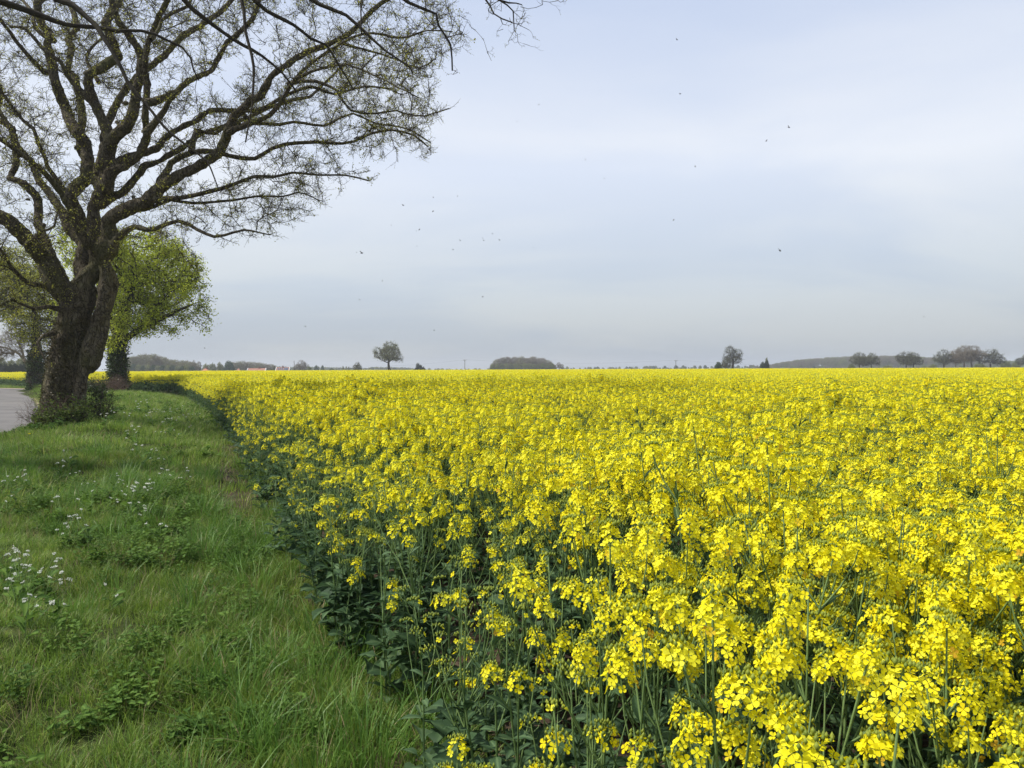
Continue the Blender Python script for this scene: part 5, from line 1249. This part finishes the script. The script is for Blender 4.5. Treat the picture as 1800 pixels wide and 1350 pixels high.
house(485.5, 510, 645.6, 395, 7.5, 3.6, MT['tileb'], MT['brick'], 'red roofed house with solar panels and white gables, next to the pole', chim=[-.05], panels=True)

# ------------------------------------------------------------------ poles and wires
def pole(px, ytop, d, label, arm=True, group=None):
    t = P(px, ytop, d); zg = float(height(t[0], d)); root = empty('utility_pole', (t[0], d, zg)); H = t[2] - zg
    m_ = MB(); tube(m_, [(0, 0, -.3), (0, 0, H * .5), (0, 0, H)], [.19, .17, .14], 8); m_.build('pole', MT['pole'], root)
    if arm:
        m_ = MB(); box(m_, (0, -.16, H - .35), (2.2, .14, .16)); box(m_, (.0, -.1, H - .9), (.8, .08, .10)); ar = m_.build('crossarm', MT['pole'], root, smooth=False)
        for q in (-1, 0, 1):
            m_ = MB(); tube(m_, [(q * .95, -.16, H - .27), (q * .95, -.16, H - .1), (q * .95, -.16, H + .05)], [.06, .09, .05], 8); m_.build('insulator', MT['render'], ar)
    return tag(root, label, 'utility pole', group), np.array([t[0], d, t[2]])
_, pa = pole(817, 632, 450, 'wooden utility pole with crossarm left of the round copse')
_, pb = pole(1188, 633, 450, 'wooden utility pole with crossarm left of the ragged oak')
_, pc = pole(517, 634.5, 372, 'plain dark pole beside the solar panelled house', arm=False)
def wire(a, b, label, sag):
    m_ = MB(); t = np.linspace(0, 1, 17)[:, None]; p_ = a + (b - a) * t; p_[:, 2] -= sag * 4 * (t * (1 - t))[:, 0]; tube(m_, p_, .018, 4, cap=False)
    return tag(m_.build('overhead_wire', MT['wire']), label, 'wire')
wire(pa, pb, 'thin overhead wire sagging between the two crossarmed poles', 2.0)
wire(pb, P(1480, 646, 470), 'thin overhead wire running from the right pole behind the dark bushes', .8)
wire(P(690, 643, 430), pa, 'thin overhead wire arriving at the left pole from the lone oak', .5)

# ------------------------------------------------------------------ white umbels and a dandelion on the verge
def parsley(seed, nst, h):
    rg = np.random.default_rng(seed); root = empty('cow_parsley'); st = MB(); hd = MB(); fo = MB()
    heads = []
    for i in range(nst):
        a = rg.uniform(0, 6.28); l_ = rg.uniform(.02, .14); t = np.array([math.cos(a) * l_, math.sin(a) * l_, h * rg.uniform(.75, 1.08)])
        tube(st, [(0, 0, 0), t * [.3, .3, .55], t], [.0028, .002, .0015], 4, 0, .6); heads.append(t)
    st.build('stem', MT['rstem'], root)
    for q in range(5):
        a = rg.uniform(0, 6.28); leaf(fo, (0, 0, .05 + .03 * q), [math.cos(a), math.sin(a), .6], .12, .06, rg, lobed=True, droop=.7, nseg=6)
    fo.build('foliage', MT['herb'], root)
    for t in heads:
        hd = MB(); n = int(rg.integers(22, 46)); R0 = rg.uniform(.010, .021); tlt = rg.normal(0, .25, 2); th = rg.uniform(0, 6.28, n); rr = np.sqrt(rg.uniform(0, 1, n)) * R0
        c = t + np.column_stack([np.cos(th) * rr, np.sin(th) * rr, .012 - rr * .25 + np.cos(th) * rr * tlt[0] + np.sin(th) * rr * tlt[1] + rg.normal(0, .003, n)]); leaf_quads(hd, c, .0078, rg, 0, 1.2, aspect=1.0)
        for q in range(6): tube(hd, [t - [0, 0, .012], c[q]], [.0008, .0006], 3, 1, .5, cap=False)
        hd.build('flower_head', [MT['white'], MT['rstem']], root)
    return root
CP = [(8, 968), (22, 960), (40, 975), (60, 985), (20, 990), (55, 993), (85, 995), (45, 1003), (62, 1012), (76, 1008), (30, 1012), (10, 1020), (100, 1030), (95, 1038), (60, 1036), (42, 1055), (12, 978), (50, 968), (35, 990), (70, 998), (112, 1034), (52, 1030), (5, 1000), (88, 1020),
      (118, 917), (134, 917), (156, 918), (198, 919), (281, 915), (195, 1014), (235, 855), (225, 862), (245, 872), (250, 850), (232, 880), (218, 848), (240, 860), (255, 862), (248, 892), (228, 870), (262, 845), (12, 862), (15, 887), (108, 875), (35, 835), (55, 838), (130, 818), (134, 786), (120, 790), (105, 800),
      (252, 790), (265, 793), (275, 788), (280, 803), (240, 770), (235, 765), (290, 832), (310, 830), (316, 834), (320, 832), (200, 730), (215, 735), (230, 728), (280, 728), (290, 735), (300, 742), (310, 738), (322, 745), (270, 722), (260, 728), (340, 752), (186, 733), (205, 737), (300, 728), (330, 735), (245, 722), (195, 832), (176, 845), (152, 838), (160, 870), (188, 870), (212, 832), (78, 845), (30, 850), (343, 728), (320, 722), (270, 735), (250, 740), (225, 745), (300, 755), (284, 748), (310, 760), (226, 720), (240, 715), (260, 712)]
cps = [parsley(700 + i, 2 + i % 3, .26 + .02 * (i % 4)) for i in range(5)]
rg = np.random.default_rng(12)
CP = [c for i, c in enumerate(CP) if (i < 24 and i % 3 != 2) or (i >= 24 and i % 5 != 2)]
for i, (a, b) in enumerate(CP):
    r0 = cps[i] if i < 5 else copy_tree(cps[i % 5])
    p = PZ(a, b, .34)
    for _ in range(3): p = PZ(a, b, float(height(p[0], p[1])) + .27)
    r0.location = (p[0], p[1], float(height(p[0], p[1])) - .01); r0.rotation_euler = (0, 0, rg.uniform(0, 6.28)); sc_ = rg.uniform(.7, 1.15) * (1.0 if p[1] < 12 else 1.3); r0.scale = (sc_,) * 3
    if b > 950 and a < 115: tag(r0, 'white cow parsley in the dense patch at the left edge of the near verge', 'wildflower', 'cow parsley patch at the left edge')
    elif b < 765: tag(r0, 'small white cow parsley on the bank right of the large oak', 'wildflower', 'cow parsley on the bank by the oak')
    else: tag(r0, 'white cow parsley dotted through the middle of the grass verge', 'wildflower', 'cow parsley scattered over the verge')
def dandelion():
    p = PZ(52, 791, .2); root = empty('dandelion', (p[0], p[1], float(height(p[0], p[1])))); m_ = MB(); tube(m_, [(0, 0, 0), (0, 0, .25)], .003, 5, 0); m_.build('stem', MT['rstem'], root)
    rg = np.random.default_rng(4); m_ = MB()
    for i in range(40):
        a = i * 2.4; r_ = .03 * math.sqrt((i + 1) / 40); u = np.array([math.cos(a), math.sin(a), 0]); v = np.array([-u[1], u[0], 0]) * .004; m_.add([(0, 0, .25) - v, (0, 0, .25) + v, u * r_ + [0, 0, .262] + v, u * r_ + [0, 0, .262] - v], [(0, 1, 2, 3)], None, 0, .3)
    m_.build('flower_head', MT['petal'], root); tag(root, 'single yellow dandelion in the grass left of the oak foot', 'wildflower')
dandelion()

# ------------------------------------------------------------------ insects in the air
def insect():
    root = empty('flying_insect'); m_ = MB(); k = 8; zs = np.linspace(-1, 1, 7)
    tube(m_, np.column_stack([zs * .006, 0 * zs, .0006 * (1 - zs ** 2)]), .0024 * np.sqrt(np.maximum(1 - zs ** 2, .02)), k); m_.build('body', MT['insect'], root)
    for s_ in (-1, 1):
        m_ = MB(); V = [(.002, 0, .002), (-.001, s_ * .004, .0045), (-.005, s_ * .008, .0065), (-.009, s_ * .006, .006), (-.005, s_ * .002, .003)]; m_.add(V, [(0, 1, 2, 3)], [(0, 3, 4)]); m_.build('wing', MT['wing'], root)
    return root
FL = [(1190, 70, 6), (1196, 165, 6), (1387, 224, 8), (1347, 248, 6), (1222, 293, 5), (1184, 387, 6), (1371, 441, 9), (1698, 408, 3), (1624, 557, 4), (947, 184, 4), (909, 214, 3), (1029, 281, 4), (1062, 314, 3), (636, 445, 10), (627, 444, 3),
      (709, 361, 6), (761, 372, 5), (737, 404, 6), (732, 406, 3), (850, 423, 4), (878, 422, 5), (866, 411, 4), (849, 419, 3), (797, 439, 5), (809, 423, 4), (938, 435, 4), (763, 581, 5), (848, 522, 5), (672, 494, 4), (688, 396, 3), (733, 433, 3), (537, 574, 4), (762, 347, 4), (804, 345, 4), (360, 612, 4), (632, 527, 4)]
fl0 = insect(); rg = np.random.default_rng(2)
for i, (a, b, s_) in enumerate(FL):
    r0 = fl0 if i == 0 else copy_tree(fl0); d = .022 * F / s_ * rg.uniform(.9, 1.1); r0.location = tuple(P(a, b, d)); r0.rotation_euler = (rg.uniform(-.6, .6), rg.uniform(-.5, .5), rg.uniform(-.6, .6) + (math.pi if rg.random() < .3 else 0))
    if (a, b) == (636, 445): tag(r0, 'largest dark flying insect, high between the big oak and the lone oak', 'insect')
    elif (a, b) == (1371, 441): tag(r0, 'dark insect with raised wings alone in the sky above the wooded hill end', 'insect')
    else: tag(r0, 'tiny dark insect flying against the pale sky', 'insect', 'insects in the air')

# ------------------------------------------------------------------ haze
hz = bpy.data.materials.new('haze_air'); hz.use_nodes = True; nt = hz.node_tree; nt.nodes.clear()
o = nt.nodes.new('ShaderNodeOutputMaterial'); v = nt.nodes.new('ShaderNodeVolumePrincipled'); v.inputs['Color'].default_value = (0.86, 0.90, 0.96, 1); v.inputs['Density'].default_value = 0.0004; v.inputs['Anisotropy'].default_value = 0.2
nt.links.new(v.outputs[0], o.inputs['Volume'])
USE_HAZE = True
if USE_HAZE:
    mb = MB(); box(mb, (0, 1000, 11.5), (6000, 4200, 35)); hb = mb.build('haze', hz, smooth=False); tag(hb, kind='stuff')
